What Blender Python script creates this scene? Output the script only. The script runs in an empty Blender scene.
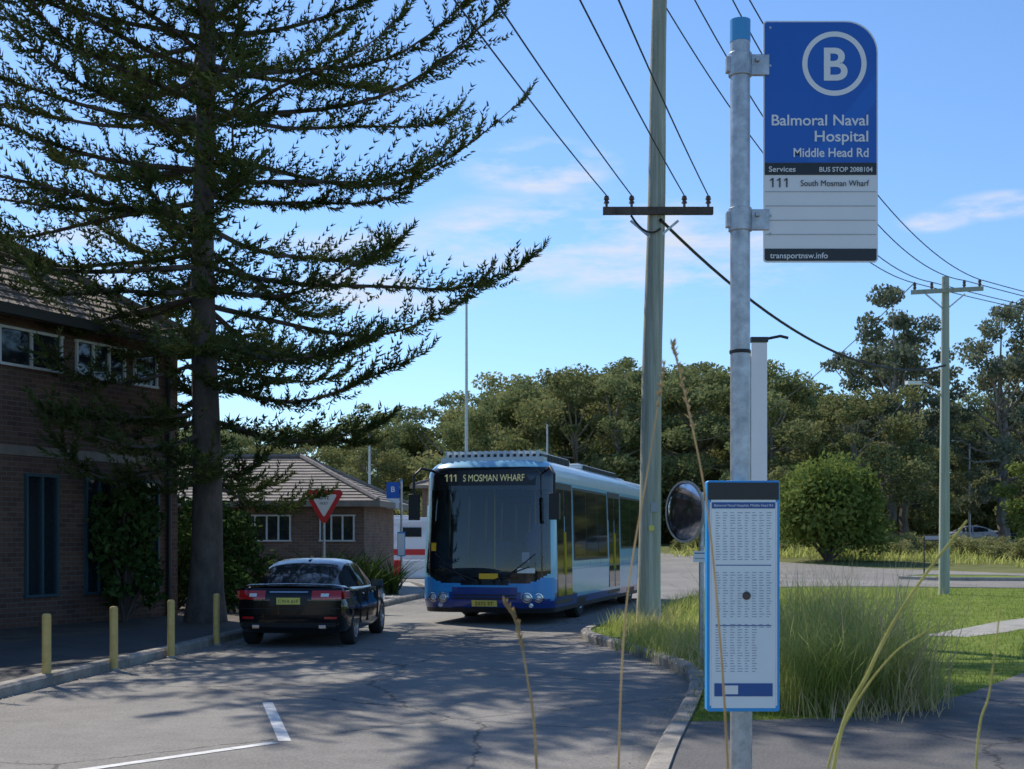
import bpy, bmesh, math, numpy as np
from mathutils import Vector, Matrix
rad=math.radians
scene=bpy.context.scene
COL=scene.collection
# ------------------------------------------------------------------ materials
def nodes_of(m):
    m.use_nodes=True
    nt=m.node_tree
    return nt,nt.nodes,nt.links
def mat(name,col,rough=0.6,metal=0.0,var=0.0,vscale=3.0,bump=0.0,bscale=40.0,coat=0.0,spec=0.5,emis=None,es=0.0,col2=None,stretch=(1,1,1)):
    m=bpy.data.materials.new(name); nt,N,L=nodes_of(m)
    b=N['Principled BSDF']
    b.inputs['Base Color'].default_value=(*col,1); b.inputs['Roughness'].default_value=rough
    b.inputs['Metallic'].default_value=metal; b.inputs['Coat Weight'].default_value=coat
    b.inputs['Coat Roughness'].default_value=0.04
    b.inputs['Specular IOR Level'].default_value=spec
    if emis: 
        b.inputs['Emission Color'].default_value=(*emis,1); b.inputs['Emission Strength'].default_value=es
    tc=N.new('ShaderNodeTexCoord'); mp=N.new('ShaderNodeMapping'); mp.inputs['Scale'].default_value=stretch
    L.new(tc.outputs['Object'],mp.inputs['Vector'])
    if var>0 or col2:
        n=N.new('ShaderNodeTexNoise'); n.inputs['Scale'].default_value=vscale; n.inputs['Detail'].default_value=8
        n.inputs['Roughness'].default_value=0.65
        L.new(mp.outputs[0],n.inputs['Vector'])
        r=N.new('ShaderNodeValToRGB'); r.color_ramp.elements[0].position=0.3; r.color_ramp.elements[1].position=0.7
        c2=col2 if col2 else tuple(min(1,c*(1+var)) for c in col)
        c1=col if col2 else tuple(c*(1-var) for c in col)
        r.color_ramp.elements[0].color=(*c1,1); r.color_ramp.elements[1].color=(*c2,1)
        L.new(n.outputs['Fac'],r.inputs[0]); L.new(r.outputs[0],b.inputs['Base Color'])
    if bump>0:
        n2=N.new('ShaderNodeTexNoise'); n2.inputs['Scale'].default_value=bscale; n2.inputs['Detail'].default_value=6
        L.new(mp.outputs[0],n2.inputs['Vector'])
        bp=N.new('ShaderNodeBump'); bp.inputs['Strength'].default_value=bump; bp.inputs['Distance'].default_value=0.02
        L.new(n2.outputs['Fac'],bp.inputs['Height']); L.new(bp.outputs[0],b.inputs['Normal'])
    return m
def leafmat(name,c1,c2,scale=0.6,trans=0.3,rough=0.6):
    m=bpy.data.materials.new(name); nt,N,L=nodes_of(m)
    N.remove(N['Principled BSDF']); b=N.new('ShaderNodeBsdfDiffuse'); out=N['Material Output']
    tc=N.new('ShaderNodeTexCoord')
    n=N.new('ShaderNodeTexNoise'); n.inputs['Scale'].default_value=scale; n.inputs['Detail'].default_value=8; n.inputs['Roughness'].default_value=0.75
    L.new(tc.outputs['Object'],n.inputs['Vector'])
    oi=N.new('ShaderNodeObjectInfo'); ad=N.new('ShaderNodeMath'); ad.operation='MULTIPLY_ADD'; ad.inputs[1].default_value=0.12; 
    L.new(oi.outputs['Random'],ad.inputs[0]); L.new(n.outputs['Fac'],ad.inputs[2])
    r=N.new('ShaderNodeValToRGB'); r.color_ramp.elements[0].position=0.40; r.color_ramp.elements[1].position=0.69
    r.color_ramp.elements[0].color=(*c1,1); r.color_ramp.elements[1].color=(*c2,1)
    L.new(ad.outputs[0],r.inputs[0]); L.new(r.outputs[0],b.inputs['Color'])
    if trans<=0:
        L.new(b.outputs[0],out.inputs['Surface']); return m
    t=N.new('ShaderNodeBsdfTranslucent'); L.new(r.outputs[0],t.inputs['Color'])
    mx=N.new('ShaderNodeMixShader'); mx.inputs[0].default_value=trans
    L.new(b.outputs[0],mx.inputs[1]); L.new(t.outputs[0],mx.inputs[2]); L.new(mx.outputs[0],out.inputs['Surface'])
    return m
def brickmat(name,c1,c2,mortar):
    m=bpy.data.materials.new(name); nt,N,L=nodes_of(m); b=N['Principled BSDF']; b.inputs['Roughness'].default_value=0.9
    tc=N.new('ShaderNodeTexCoord'); sp=N.new('ShaderNodeSeparateXYZ'); L.new(tc.outputs['Object'],sp.inputs[0])
    ad=N.new('ShaderNodeMath'); L.new(sp.outputs[0],ad.inputs[0]); L.new(sp.outputs[1],ad.inputs[1])
    cb=N.new('ShaderNodeCombineXYZ'); L.new(ad.outputs[0],cb.inputs[0]); L.new(sp.outputs[2],cb.inputs[1])
    br=N.new('ShaderNodeTexBrick'); L.new(cb.outputs[0],br.inputs['Vector'])
    br.inputs['Scale'].default_value=1; br.inputs['Brick Width'].default_value=0.24; br.inputs['Row Height'].default_value=0.086
    br.inputs['Mortar Size'].default_value=0.007
    br.inputs['Color1'].default_value=(*c1,1); br.inputs['Color2'].default_value=(*c2,1); br.inputs['Mortar'].default_value=(*mortar,1)
    n=N.new('ShaderNodeTexNoise'); n.inputs['Scale'].default_value=1.2; n.inputs['Detail'].default_value=8; L.new(tc.outputs['Object'],n.inputs['Vector'])
    mx=N.new('ShaderNodeMixRGB'); mx.blend_type='MULTIPLY'; mx.inputs[0].default_value=0.6
    L.new(br.outputs['Color'],mx.inputs[1]); L.new(n.outputs['Fac'],mx.inputs[2])
    L.new(mx.outputs[0],b.inputs['Base Color'])
    bp=N.new('ShaderNodeBump'); bp.inputs['Strength'].default_value=0.6; bp.inputs['Distance'].default_value=0.01; bp.invert=True
    L.new(br.outputs['Fac'],bp.inputs['Height']); L.new(bp.outputs[0],b.inputs['Normal'])
    return m
def asphaltmat(name,dark,light,big=0.25,spec=0.2):
    m=bpy.data.materials.new(name); nt,N,L=nodes_of(m); b=N['Principled BSDF']; b.inputs['Roughness'].default_value=0.88
    b.inputs['Specular IOR Level'].default_value=spec
    tc=N.new('ShaderNodeTexCoord')
    n1=N.new('ShaderNodeTexNoise'); n1.inputs['Scale'].default_value=big; n1.inputs['Detail'].default_value=6; n1.inputs['Distortion'].default_value=0.6
    n2=N.new('ShaderNodeTexNoise'); n2.inputs['Scale'].default_value=45; n2.inputs['Detail'].default_value=4
    n3=N.new('ShaderNodeTexNoise'); n3.inputs['Scale'].default_value=2.6; n3.inputs['Detail'].default_value=9; n3.inputs['Roughness'].default_value=0.7
    for n in (n1,n2,n3): L.new(tc.outputs['Object'],n.inputs['Vector'])
    a=N.new('ShaderNodeMath'); a.operation='MULTIPLY_ADD'; a.inputs[1].default_value=0.55; L.new(n2.outputs['Fac'],a.inputs[0]); 
    a2=N.new('ShaderNodeMath'); a2.operation='MULTIPLY_ADD'; a2.inputs[1].default_value=0.35; L.new(n3.outputs['Fac'],a2.inputs[0]); 
    a3=N.new('ShaderNodeMath'); a3.operation='MULTIPLY'; a3.inputs[1].default_value=0.4; L.new(n1.outputs['Fac'],a3.inputs[0])
    L.new(a3.outputs[0],a2.inputs[2]); L.new(a2.outputs[0],a.inputs[2])
    r=N.new('ShaderNodeValToRGB'); r.color_ramp.elements[0].position=0.45; r.color_ramp.elements[1].position=0.85
    r.color_ramp.elements[0].color=(*dark,1); r.color_ramp.elements[1].color=(*light,1); L.new(a.outputs[0],r.inputs[0])
    v=N.new('ShaderNodeTexVoronoi'); v.feature='DISTANCE_TO_EDGE'; v.inputs['Scale'].default_value=0.33
    mpn=N.new('ShaderNodeMixRGB'); mpn.inputs[0].default_value=0.25; L.new(tc.outputs['Object'],mpn.inputs[1]); L.new(n3.outputs['Color'],mpn.inputs[2])
    L.new(mpn.outputs[0],v.inputs['Vector'])
    lt=N.new('ShaderNodeMath'); lt.operation='LESS_THAN'; lt.inputs[1].default_value=0.0035; L.new(v.outputs['Distance'],lt.inputs[0])
    mu=N.new('ShaderNodeMath'); mu.operation='MULTIPLY'; mu.inputs[1].default_value=0.6; L.new(lt.outputs[0],mu.inputs[0])
    mx=N.new('ShaderNodeMixRGB'); mx.inputs[2].default_value=(0.03,0.029,0.028,1); L.new(mu.outputs[0],mx.inputs[0]); L.new(r.outputs[0],mx.inputs[1])
    L.new(mx.outputs[0],b.inputs['Base Color'])
    bp=N.new('ShaderNodeBump'); bp.inputs['Strength'].default_value=0.6; bp.inputs['Distance'].default_value=0.012
    L.new(n2.outputs['Fac'],bp.inputs['Height']); L.new(bp.outputs[0],b.inputs['Normal'])
    return m
def clearglass(name,tint):
    m=bpy.data.materials.new(name); nt,N,L=nodes_of(m); N.remove(N['Principled BSDF']); out=N['Material Output']
    t=N.new('ShaderNodeBsdfTransparent'); t.inputs[0].default_value=(*tint,1); g=N.new('ShaderNodeBsdfGlossy'); g.inputs['Roughness'].default_value=0.03
    f=N.new('ShaderNodeFresnel'); f.inputs[0].default_value=1.8; mx=N.new('ShaderNodeMixShader')
    L.new(f.outputs[0],mx.inputs[0]); L.new(t.outputs[0],mx.inputs[1]); L.new(g.outputs[0],mx.inputs[2]); L.new(mx.outputs[0],out.inputs['Surface']); return m
M={}
M['asphalt']=asphaltmat('asphalt',(0.135,0.126,0.113),(0.33,0.305,0.27))
M['asphalt_path']=asphaltmat('asphalt_path',(0.085,0.08,0.075),(0.20,0.19,0.178))
M['asphalt_shaded']=asphaltmat('asphalt_shaded',(0.055,0.052,0.048),(0.14,0.13,0.12))  # driveway asphalt, shade behind the bollards put into its darker colour
M['concrete']=mat('concrete',(0.32,0.30,0.26),0.85,var=0.3,vscale=4,bump=0.4)
M['kerbm']=mat('kerb_concrete',(0.28,0.25,0.21),0.9,var=0.5,vscale=3,bump=0.6)
M['lawn']=mat('lawn',(0.09,0.145,0.022),0.9,col2=(0.22,0.26,0.055),vscale=1.2,bump=0.8,bscale=60,spec=.1)
M['scrub']=mat('scrub_ground',(0.07,0.10,0.025),0.95,col2=(0.19,0.18,0.075),vscale=0.35,bump=0.8,bscale=10,spec=.1)
M['gravel']=mat('gravel',(0.18,0.13,0.09),0.95,col2=(0.32,0.26,0.20),vscale=0.6,bump=0.8,bscale=10,spec=.1)
M['dirt']=mat('garden_soil',(0.06,0.048,0.035),0.95,col2=(0.14,0.105,0.075),vscale=1.5,bump=0.8,bscale=20)
M['paint']=mat('line_paint',(0.45,0.44,0.41),0.7,col2=(0.8,0.79,0.76),vscale=9)
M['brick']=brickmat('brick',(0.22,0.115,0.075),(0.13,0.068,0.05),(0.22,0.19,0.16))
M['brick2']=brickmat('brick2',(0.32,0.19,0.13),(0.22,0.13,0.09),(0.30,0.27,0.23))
M['tile']=mat('roof_tile',(0.15,0.11,0.09),0.8,col2=(0.34,0.275,0.22),vscale=5,bump=0.6,bscale=12)
M['tile2']=mat('roof_tile_brown',(0.14,0.115,0.095),0.8,col2=(0.29,0.24,0.20),vscale=4,bump=0.5,bscale=10)
M['white']=mat('white_trim',(0.66,0.66,0.63),0.5,var=0.08,vscale=6)
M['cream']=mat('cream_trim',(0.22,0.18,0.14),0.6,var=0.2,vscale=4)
M['darktrim']=mat('dark_trim',(0.03,0.028,0.026),0.5)
M['tealtrim']=mat('teal_trim',(0.03,0.08,0.10),0.5)
M['glass']=mat('window_glass',(0.02,0.025,0.03),0.06,spec=0.9)
M['bark']=mat('pine_bark',(0.055,0.044,0.036),0.95,col2=(0.15,0.115,0.095),vscale=5,bump=1.0,bscale=14,stretch=(1,1,0.5))
M['bark2']=mat('gum_bark',(0.14,0.12,0.10),0.9,col2=(0.38,0.34,0.28),vscale=3,bump=0.6,bscale=8,stretch=(1,1,0.3))
M['pole']=mat('weathered_timber',(0.23,0.235,0.17),0.9,col2=(0.52,0.52,0.42),vscale=5,bump=0.8,bscale=16,stretch=(3,3,0.12))
M['polelamp']=mat('treated_timber',(0.28,0.31,0.25),0.9,col2=(0.50,0.52,0.43),vscale=5,bump=0.4,bscale=16,stretch=(3,3,0.12))
M['galv']=mat('galvanised_steel',(0.30,0.31,0.32),0.42,metal=0.65,col2=(0.60,0.61,0.61),vscale=22,bump=0.05,bscale=60)
M['wire']=mat('wire_black',(0.015,0.015,0.017),0.6)
M['insul']=mat('insulator',(0.12,0.07,0.05),0.3)
M['yellow']=mat('bollard_paint',(0.52,0.34,0.09),0.65,col2=(0.70,0.49,0.17),vscale=10)
M['signblue']=mat('sign_blue',(0.006,0.11,0.46),0.35,var=0.05,vscale=3)
M['signblue2']=mat('sign_blue_light',(0.010,0.135,0.52),0.35)
M['capblue']=mat('cap_blue',(0.06,0.32,0.62),0.4)
M['signwhite']=mat('sign_white',(0.82,0.81,0.77),0.4,var=0.03,vscale=9)
M['signblack']=mat('sign_black',(0.012,0.012,0.014),0.35)
M['signgrey']=mat('sign_grey_line',(0.35,0.36,0.38),0.5)
M['inkgrey']=mat('ink_grey',(0.30,0.33,0.38),0.6)
M['inkblue']=mat('ink_blue',(0.03,0.10,0.30),0.5)
M['framblue']=mat('frame_blue',(0.03,0.34,0.74),0.4,var=0.08,vscale=8)
M['paper']=mat('paper',(0.78,0.83,0.82),0.35,var=0.04,vscale=5,coat=0.5)
M['red']=mat('sign_red',(0.58,0.02,0.02),0.45)
M['busglass']=mat('bus_glass',(0.012,0.014,0.016),0.05,coat=0.3,spec=0.7)
M['busclear']=clearglass('bus_windscreen',(0.78,0.82,0.82))
M['busblue']=mat('bus_light_blue',(0.22,0.54,0.74),0.3,var=0.06,vscale=1.5,coat=0.6)
M['busmid']=mat('bus_mid_blue',(0.03,0.29,0.68),0.3,coat=0.6)
M['busnavy']=mat('bus_navy',(0.014,0.045,0.22),0.3,coat=0.7)
M['buswhite']=mat('bus_white',(0.56,0.64,0.69),0.35,var=0.05,coat=0.4)
M['seat']=mat('bus_seat',(0.03,0.07,0.22),0.8)
M['rail']=mat('bus_rail_yellow',(0.7,0.5,0.03),0.4)
M['interior']=mat('bus_interior',(0.20,0.21,0.22),0.7)
M['black']=mat('black_plastic',(0.015,0.015,0.016),0.5,var=0.2)
M['tyre']=mat('tyre_rubber',(0.02,0.02,0.02),0.85,bump=0.3)
M['alloy']=mat('alloy',(0.45,0.46,0.48),0.3,metal=0.9)
M['carblack']=mat('car_paint_black',(0.003,0.003,0.0035),0.14,coat=0.4,spec=0.35)
M['carwhite']=mat('car_paint_white',(0.7,0.7,0.7),0.3,coat=1.0)
M['carblue']=mat('car_paint_blue',(0.05,0.10,0.20),0.3,coat=1.0)
M['tail']=mat('tail_lamp',(0.45,0.010,0.008),0.15,coat=1.0)
M['lamp']=mat('head_lamp',(0.6,0.65,0.7),0.08,metal=0.4,coat=1.0)
M['chrome']=mat('chrome',(0.6,0.6,0.62),0.12,metal=1.0)
M['plate_y']=mat('plate_yellow',(0.75,0.62,0.12),0.5)
M['plate_w']=mat('plate_white',(0.75,0.75,0.72),0.5)
M['led']=mat('led_display',(0.3,0.3,0.1),0.5,emis=(0.85,0.95,0.65),es=0.2)
M['mirrorback']=mat('mirror_back',(0.36,0.31,0.25),0.6,col2=(0.55,0.48,0.40),vscale=6)
M['orange']=mat('stk_yellow',(0.75,0.45,0.02),0.5)
M['pineleaf']=leafmat('pine_needles',(0.045,0.065,0.022),(0.135,0.155,0.052),1.3,0.15)
M['gum1']=leafmat('gum_leaves',(0.11,0.14,0.055),(0.31,0.335,0.15),0.45,0.3)
M['gum2']=leafmat('olive_leaves',(0.14,0.16,0.06),(0.38,0.37,0.16),0.5,0.3)
M['gum3']=leafmat('casuarina_leaves',(0.10,0.125,0.08),(0.25,0.27,0.17),0.5,0.3)
M['lush']=leafmat('lush_leaves',(0.11,0.155,0.035),(0.29,0.34,0.095),0.7,0.3)
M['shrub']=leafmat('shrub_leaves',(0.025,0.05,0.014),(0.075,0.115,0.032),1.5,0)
M['grass']=leafmat('grass_blades',(0.12,0.19,0.028),(0.29,0.36,0.08),0.9,0.5)
M['tallgrass']=leafmat('tall_grass_blades',(0.19,0.26,0.045),(0.52,0.52,0.17),1.6,0.5)
M['drygrass']=leafmat('dry_grass',(0.52,0.39,0.20),(0.72,0.58,0.34),6,0.45)
M['greenstalk']=leafmat('green_stalk',(0.40,0.40,0.11),(0.62,0.58,0.24),6,0.45)
M['hill']=mat('hill_forest',(0.07,0.09,0.05),0.95,col2=(0.14,0.155,0.085),vscale=0.12,bump=1,bscale=0.3)

# ------------------------------------------------------------------ helpers
def empty(name,loc=(0,0,0),rz=0.0,scale=1.0):
    e=bpy.data.objects.new(name,None); e.location=loc; e.rotation_euler=(0,0,rz); e.scale=(scale,)*3
    e.empty_display_size=0.3; COL.objects.link(e); return e
class MB:
    def __init__(s): s.v=[]; s.f=[]; s.m=[]; s.mats=[]
    def mi(s,k):
        if k not in s.mats: s.mats.append(k)
        return s.mats.index(k)
    def add(s,vs,fs,k):
        o=len(s.v); s.v+= [tuple(v) for v in vs]; i=s.mi(k)
        for f in fs: s.f.append(tuple(o+a for a in f)); s.m.append(i)
    def box(s,c,sz,k,R=None):
        hx,hy,hz=[a/2 for a in sz]
        vs=[Vector((x*hx,y*hy,z*hz)) for x in(-1,1) for y in(-1,1) for z in(-1,1)]
        if R: vs=[R@v for v in vs]
        vs=[v+Vector(c) for v in vs]
        s.add(vs,[(0,1,3,2),(4,6,7,5),(0,4,5,1),(2,3,7,6),(0,2,6,4),(1,5,7,3)],k)
    def bbox(s,a,b,k): 
        s.box([(a[i]+b[i])/2 for i in range(3)],[abs(b[i]-a[i]) for i in range(3)],k)
    def tube(s,pts,rs,k,n=8,cap=True):
        pts=[Vector(p) for p in pts]
        if not hasattr(rs,'__len__'): rs=[rs]*len(pts)
        rings=[]; prev=None
        for i,p in enumerate(pts):
            t=(pts[min(i+1,len(pts)-1)]-pts[max(i-1,0)]).normalized()
            if prev is None:
                a=Vector((0,0,1)) if abs(t.z)<0.9 else Vector((1,0,0))
                u=t.cross(a).normalized()
            else: u=(prev-t*prev.dot(t)).normalized()
            prev=u; w=t.cross(u)
            rings.append([p+(u*math.cos(2*math.pi*j/n)+w*math.sin(2*math.pi*j/n))*rs[i] for j in range(n)])
        vs=[v for r in rings for v in r]; fs=[]
        for i in range(len(pts)-1):
            for j in range(n):
                a=i*n+j; b=i*n+(j+1)%n; fs.append((a,b,b+n,a+n))
        if cap: fs.append(tuple(range(n))[::-1]); fs.append(tuple(range((len(pts)-1)*n,len(pts)*n)))
        s.add(vs,fs,k)
    def lathe(s,prof,c,axis,k,n=28):
        ax=Vector(axis).normalized(); a=Vector((0,0,1)) if abs(ax.z)<0.9 else Vector((1,0,0))
        u=ax.cross(a).normalized(); w=ax.cross(u); c=Vector(c); vs=[]
        for r,h in prof:
            for j in range(n):
                t=2*math.pi*j/n; vs.append(c+ax*h+(u*math.cos(t)+w*math.sin(t))*r)
        fs=[]
        for i in range(len(prof)-1):
            for j in range(n):
                p=i*n+j; q=i*n+(j+1)%n; fs.append((p,q,q+n,p+n))
        s.add(vs,fs,k)
    def ones(s,x,y,z,h,k,gap,n=3):
        w=h*.15
        for i in range(n):
            a=x+i*gap
            s.add([(a,y,z),(a+w,y,z),(a+w,y,z+h),(a,y,z+h)],[(0,1,2,3)],k)
            s.add([(a-.0001,y,z+h),(a-h*.24,y,z+h*.80),(a-h*.24,y,z+h*.66),(a-.0001,y,z+h*.83)],[(0,1,2,3)],k)
    def build(s,name,parent=None,smooth=False,bevel=0.0):
        me=bpy.data.meshes.new(name); me.from_pydata(s.v,[],s.f)
        for k in s.mats: me.materials.append(M[k])
        me.polygons.foreach_set('material_index',s.m)
        bm=bmesh.new(); bm.from_mesh(me); bmesh.ops.recalc_face_normals(bm,faces=bm.faces); bm.to_mesh(me); bm.free()
        if smooth: me.shade_smooth()
        ob=bpy.data.objects.new(name,me); COL.objects.link(ob)
        if parent: ob.parent=parent
        if bevel>0:
            bv=ob.modifiers.new('b','BEVEL'); bv.width=bevel; bv.segments=2; bv.limit_method='ANGLE'; bv.angle_limit=rad(35)
        if smooth:
            try:
                me.set_sharp_from_angle(angle=rad(38))
            except Exception: pass
        return ob
def np_mesh(name,V,k,matk,parent=None,smooth=False):
    n=len(V)//k
    me=bpy.data.meshes.new(name); me.vertices.add(len(V)); me.vertices.foreach_set('co',np.asarray(V,dtype=np.float32).ravel())
    me.loops.add(n*k); me.loops.foreach_set('vertex_index',np.arange(n*k,dtype=np.int32))
    me.polygons.add(n); me.polygons.foreach_set('loop_start',np.arange(n,dtype=np.int32)*k)
    me.update(calc_edges=True); me.materials.append(M[matk])
    ob=bpy.data.objects.new(name,me); COL.objects.link(ob)
    if parent: ob.parent=parent
    return ob
def text(name,s,loc,h,k,parent=None,width=None,align='LEFT',rx=90,rz=0,bold=0.0):
    c=bpy.data.curves.new(name,'FONT'); c.body=s; c.size=h/0.72; c.align_x=align; c.extrude=0.0003; c.offset=bold
    ob=bpy.data.objects.new(name,c); COL.objects.link(ob); c.materials.append(M[k])
    ob.rotation_euler=(rad(rx),0,rad(rz)); ob.location=loc
    if parent: ob.parent=parent
    if width:
        bpy.context.view_layer.update(); d=ob.dimensions.x
        if d>0: ob.scale=(width/d,1,1)
    return ob
def gz(y):
    t=min(1,max(0,(y-45)/60)); return 1.35*t*t*(3-2*t)
def sheet(name,poly,zoff,k,parent=None):
    bm=bmesh.new(); vs=[bm.verts.new((x,y,0)) for x,y in poly]; f=bm.faces.new(vs)
    bmesh.ops.triangulate(bm,faces=[f])
    for yy in [45+2.5*i for i in range(25)]:
        bmesh.ops.bisect_plane(bm,geom=bm.verts[:]+bm.edges[:]+bm.faces[:],plane_co=(0,yy,0),plane_no=(0,1,0))
    for v in bm.verts: v.co.z=gz(v.co.y)+zoff
    bmesh.ops.recalc_face_normals(bm,faces=bm.faces)
    for f in bm.faces:
        if f.normal.z<0: f.normal_flip()
    me=bpy.data.meshes.new(name); bm.to_mesh(me); bm.free(); me.materials.append(M[k])
    ob=bpy.data.objects.new(name,me); COL.objects.link(ob)
    if parent: ob.parent=parent
    return ob
def densify(pts,step=0.6,closed=False):
    P=[Vector((p[0],p[1],0)) for p in pts]; out=[]
    for i in range(len(P)-1):
        p0=P[max(i-1,0)]; p1=P[i]; p2=P[i+1]; p3=P[min(i+2,len(P)-1)]
        n=max(2,int((p2-p1).length/step)); n=min(n,12)
        for j in range(n):
            t=j/n
            q=0.5*((2*p1)+(p2-p0)*t+(2*p0-5*p1+4*p2-p3)*t*t+(3*p1-p0-3*p2+p3)*t**3)
            out.append((q.x,q.y))
    out.append((P[-1].x,P[-1].y)); return out
def kerb(name,pts,w=0.16,h=0.13,k='kerbm'):
    mb=MB(); prof=[(-w/2,-0.05),(-w/2,h-0.03),(-w/2+0.03,h),(w/2,h),(w/2,-0.05)]
    n=len(pts); vs=[]
    for i,(x,y) in enumerate(pts):
        a=Vector(pts[max(i-1,0)]); b=Vector(pts[min(i+1,n-1)]); t=(b-a).normalized(); nn=Vector((t.y,-t.x))
        for (o,z) in prof: vs.append((x+nn.x*o,y+nn.y*o,gz(y)+z))
    m=len(prof); fs=[]
    for i in range(n-1):
        for j in range(m-1): fs.append((i*m+j,i*m+j+1,(i+1)*m+j+1,(i+1)*m+j))
    mb.add(vs,fs,k); return mb.build(name)
def inpoly(X,Y,poly):
    ins=np.zeros(len(X),bool); n=len(poly)
    for i in range(n):
        x1,y1=poly[i]; x2,y2=poly[(i+1)%n]
        c=((y1>Y)!=(y2>Y))&(X<(x2-x1)*(Y-y1)/((y2-y1) if y2!=y1 else 1e-9)+x1)
        ins^=c
    return ins

# ------------------------------------------------------------------ ground
sheet('ground',[(-900,-60),(900,-60),(900,1500),(-900,1500)],0,'scrub')
left_edge=[(-6.3,-12),(-5.75,5),(-5.3,13),(-4.75,19),(-4.4,23),(-3.6,29),(-3.0,34),(-2.5,40),(-3.5,48),(-7,54),(-14,60)]
LE=densify(left_edge)
road=LE+[(-14,72),(-5,74),(-4,96),(3,96),(7,84),(12,72),(17,63),(22,58),(30,52),(45,43),(80,26),(80,-12)]
sheet('road',road,0.004,'asphalt')
K=[(-1.7,-8),(-0.6,0),(0.2,4.5),(1.05,9.5),(1.63,12.5),(1.98,14.6),(2.08,16.3),(1.75,19),(1.3,21.3),(1.22,22.6),(1.6,24.4),(2.5,27.5),(4.2,34),(5.6,39),(7.6,42.3),(10.5,43.4),(15.7,42.2),(24,38),(40,29),(62,16)]
KD=densify(K)
island=KD+[(62,-8)]
sheet('lawn',island,0.105,'lawn')
kerb('kerb',KD)
kerb('kerb',[(x+0.0,y) for x,y in LE][::-1])
fpath=[p for p in KD if p[1]<10.9]+[(1.45,11.2),(3.0,11.5),(4.4,13.2),(5.85,15.5),(9,18.2),(16,21),(30,22),(30,-8)]
sheet('footpath',fpath,0.110,'asphalt_path')
cpath=densify([(6.4,21.3),(7.6,23.0),(9.4,25.6),(12,28.2),(17,30.5)])+densify([(17,29.6),(12.3,27.2),(9.8,24.6),(8.0,22.1),(7.0,21.0)])
sheet('garden_path',cpath,0.111,'concrete')
lawn2=[(x-0.05,y) for x,y in LE]+[(-40,60),(-40,-12)]
sheet('verge',lawn2,0.10,'dirt')
sheet('driveway',[(-9.8,-12),(-9.6,5),(-8.6,14),(-7.6,19),(-6.2,23),(-4.6,23),(-4.9,19),(-5.4,13),(-5.9,5),(-6.4,-12)],0.106,'asphalt_shaded')
sheet('pavement',[(-4.2,31),(-2.95,34.5),(-2.45,40),(-3.6,48),(-6,47),(-4.8,41),(-5.0,35)],0.106,'concrete')
def stripe(name,a,b,w):
    a=Vector(a);b=Vector(b);t=(b-a).normalized();n=Vector((-t.y,t.x))*w/2
    return sheet(name,[tuple(a-n),tuple(b-n),tuple(b+n),tuple(a+n)],0.008,'paint')
stripe('road_marking',(-1.86,10.75),(-5.2,6.9),0.10)
stripe('road_marking',(-1.80,10.82),(-2.40,13.4),0.10)
for i in range(6):
    stripe('road_marking',(10+i*4.2,52-i*1.6+.5),(12+i*4.2,51.2-i*1.6+.5),0.10)
isl=[(15.2,53.4),(16.2,52.2),(19.4,51.6),(20.6,52.3),(19.6,54.0),(16.4,54.6)]
sheet('traffic_island',isl,0.12,'lawn'); kerb('kerb',(isl+[isl[0],isl[1]])[::-1],0.14,0.14,'concrete')
sheet('carpark',[(31,92),(36,82),(60,72),(100,76),(100,100),(50,102),(36,99)],0.004,'gravel')
mb=MB(); nx=60; vs=[];fs=[]
for j in range(6):
    for i in range(nx+1):
        x=-600+1200*i/nx; y=320+j*30
        h=[-1,6,9,11,11,8][j]+2.5*math.sin(x*0.013+j)+1.5*math.sin(x*0.041)
        vs.append((x,y,h if j else -1))
for j in range(5):
    for i in range(nx): a=j*(nx+1)+i; fs.append((a,a+1,a+nx+2,a+nx+1))
mb.add(vs,fs,'hill'); mb.build('hills',smooth=True)

# ------------------------------------------------------------------ foliage generators
def rand_unit(rng,n):
    v=rng.normal(size=(n,3)); return v/np.linalg.norm(v,axis=1,keepdims=True)
def leaf_quads(C,size,rng,aspect=0.5,droop=0.0):
    n=len(C); a=rand_unit(rng,n)
    if droop: a[:,2]-=droop; a/=np.linalg.norm(a,axis=1,keepdims=True)
    b=np.cross(a,rand_unit(rng,n)); b/=np.linalg.norm(b,axis=1,keepdims=True)+1e-9
    s=size*rng.uniform(0.6,1.3,(n,1)); V=np.empty((n,4,3))
    V[:,0]=C-a*s; V[:,1]=C+b*s*aspect; V[:,2]=C+a*s; V[:,3]=C-b*s*aspect
    return V.reshape(-1,3)
def clump_points(rng,centers,radii,per,squash=0.7):
    out=[]
    for c,r in zip(centers,radii):
        n=int(per*(r**2)); d=rand_unit(rng,n); rr=r*rng.uniform(0.2,1.15,(n,1))**0.75
        p=d*rr; p[:,2]*=squash; out.append(c+p)
    return np.concatenate(out)
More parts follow.
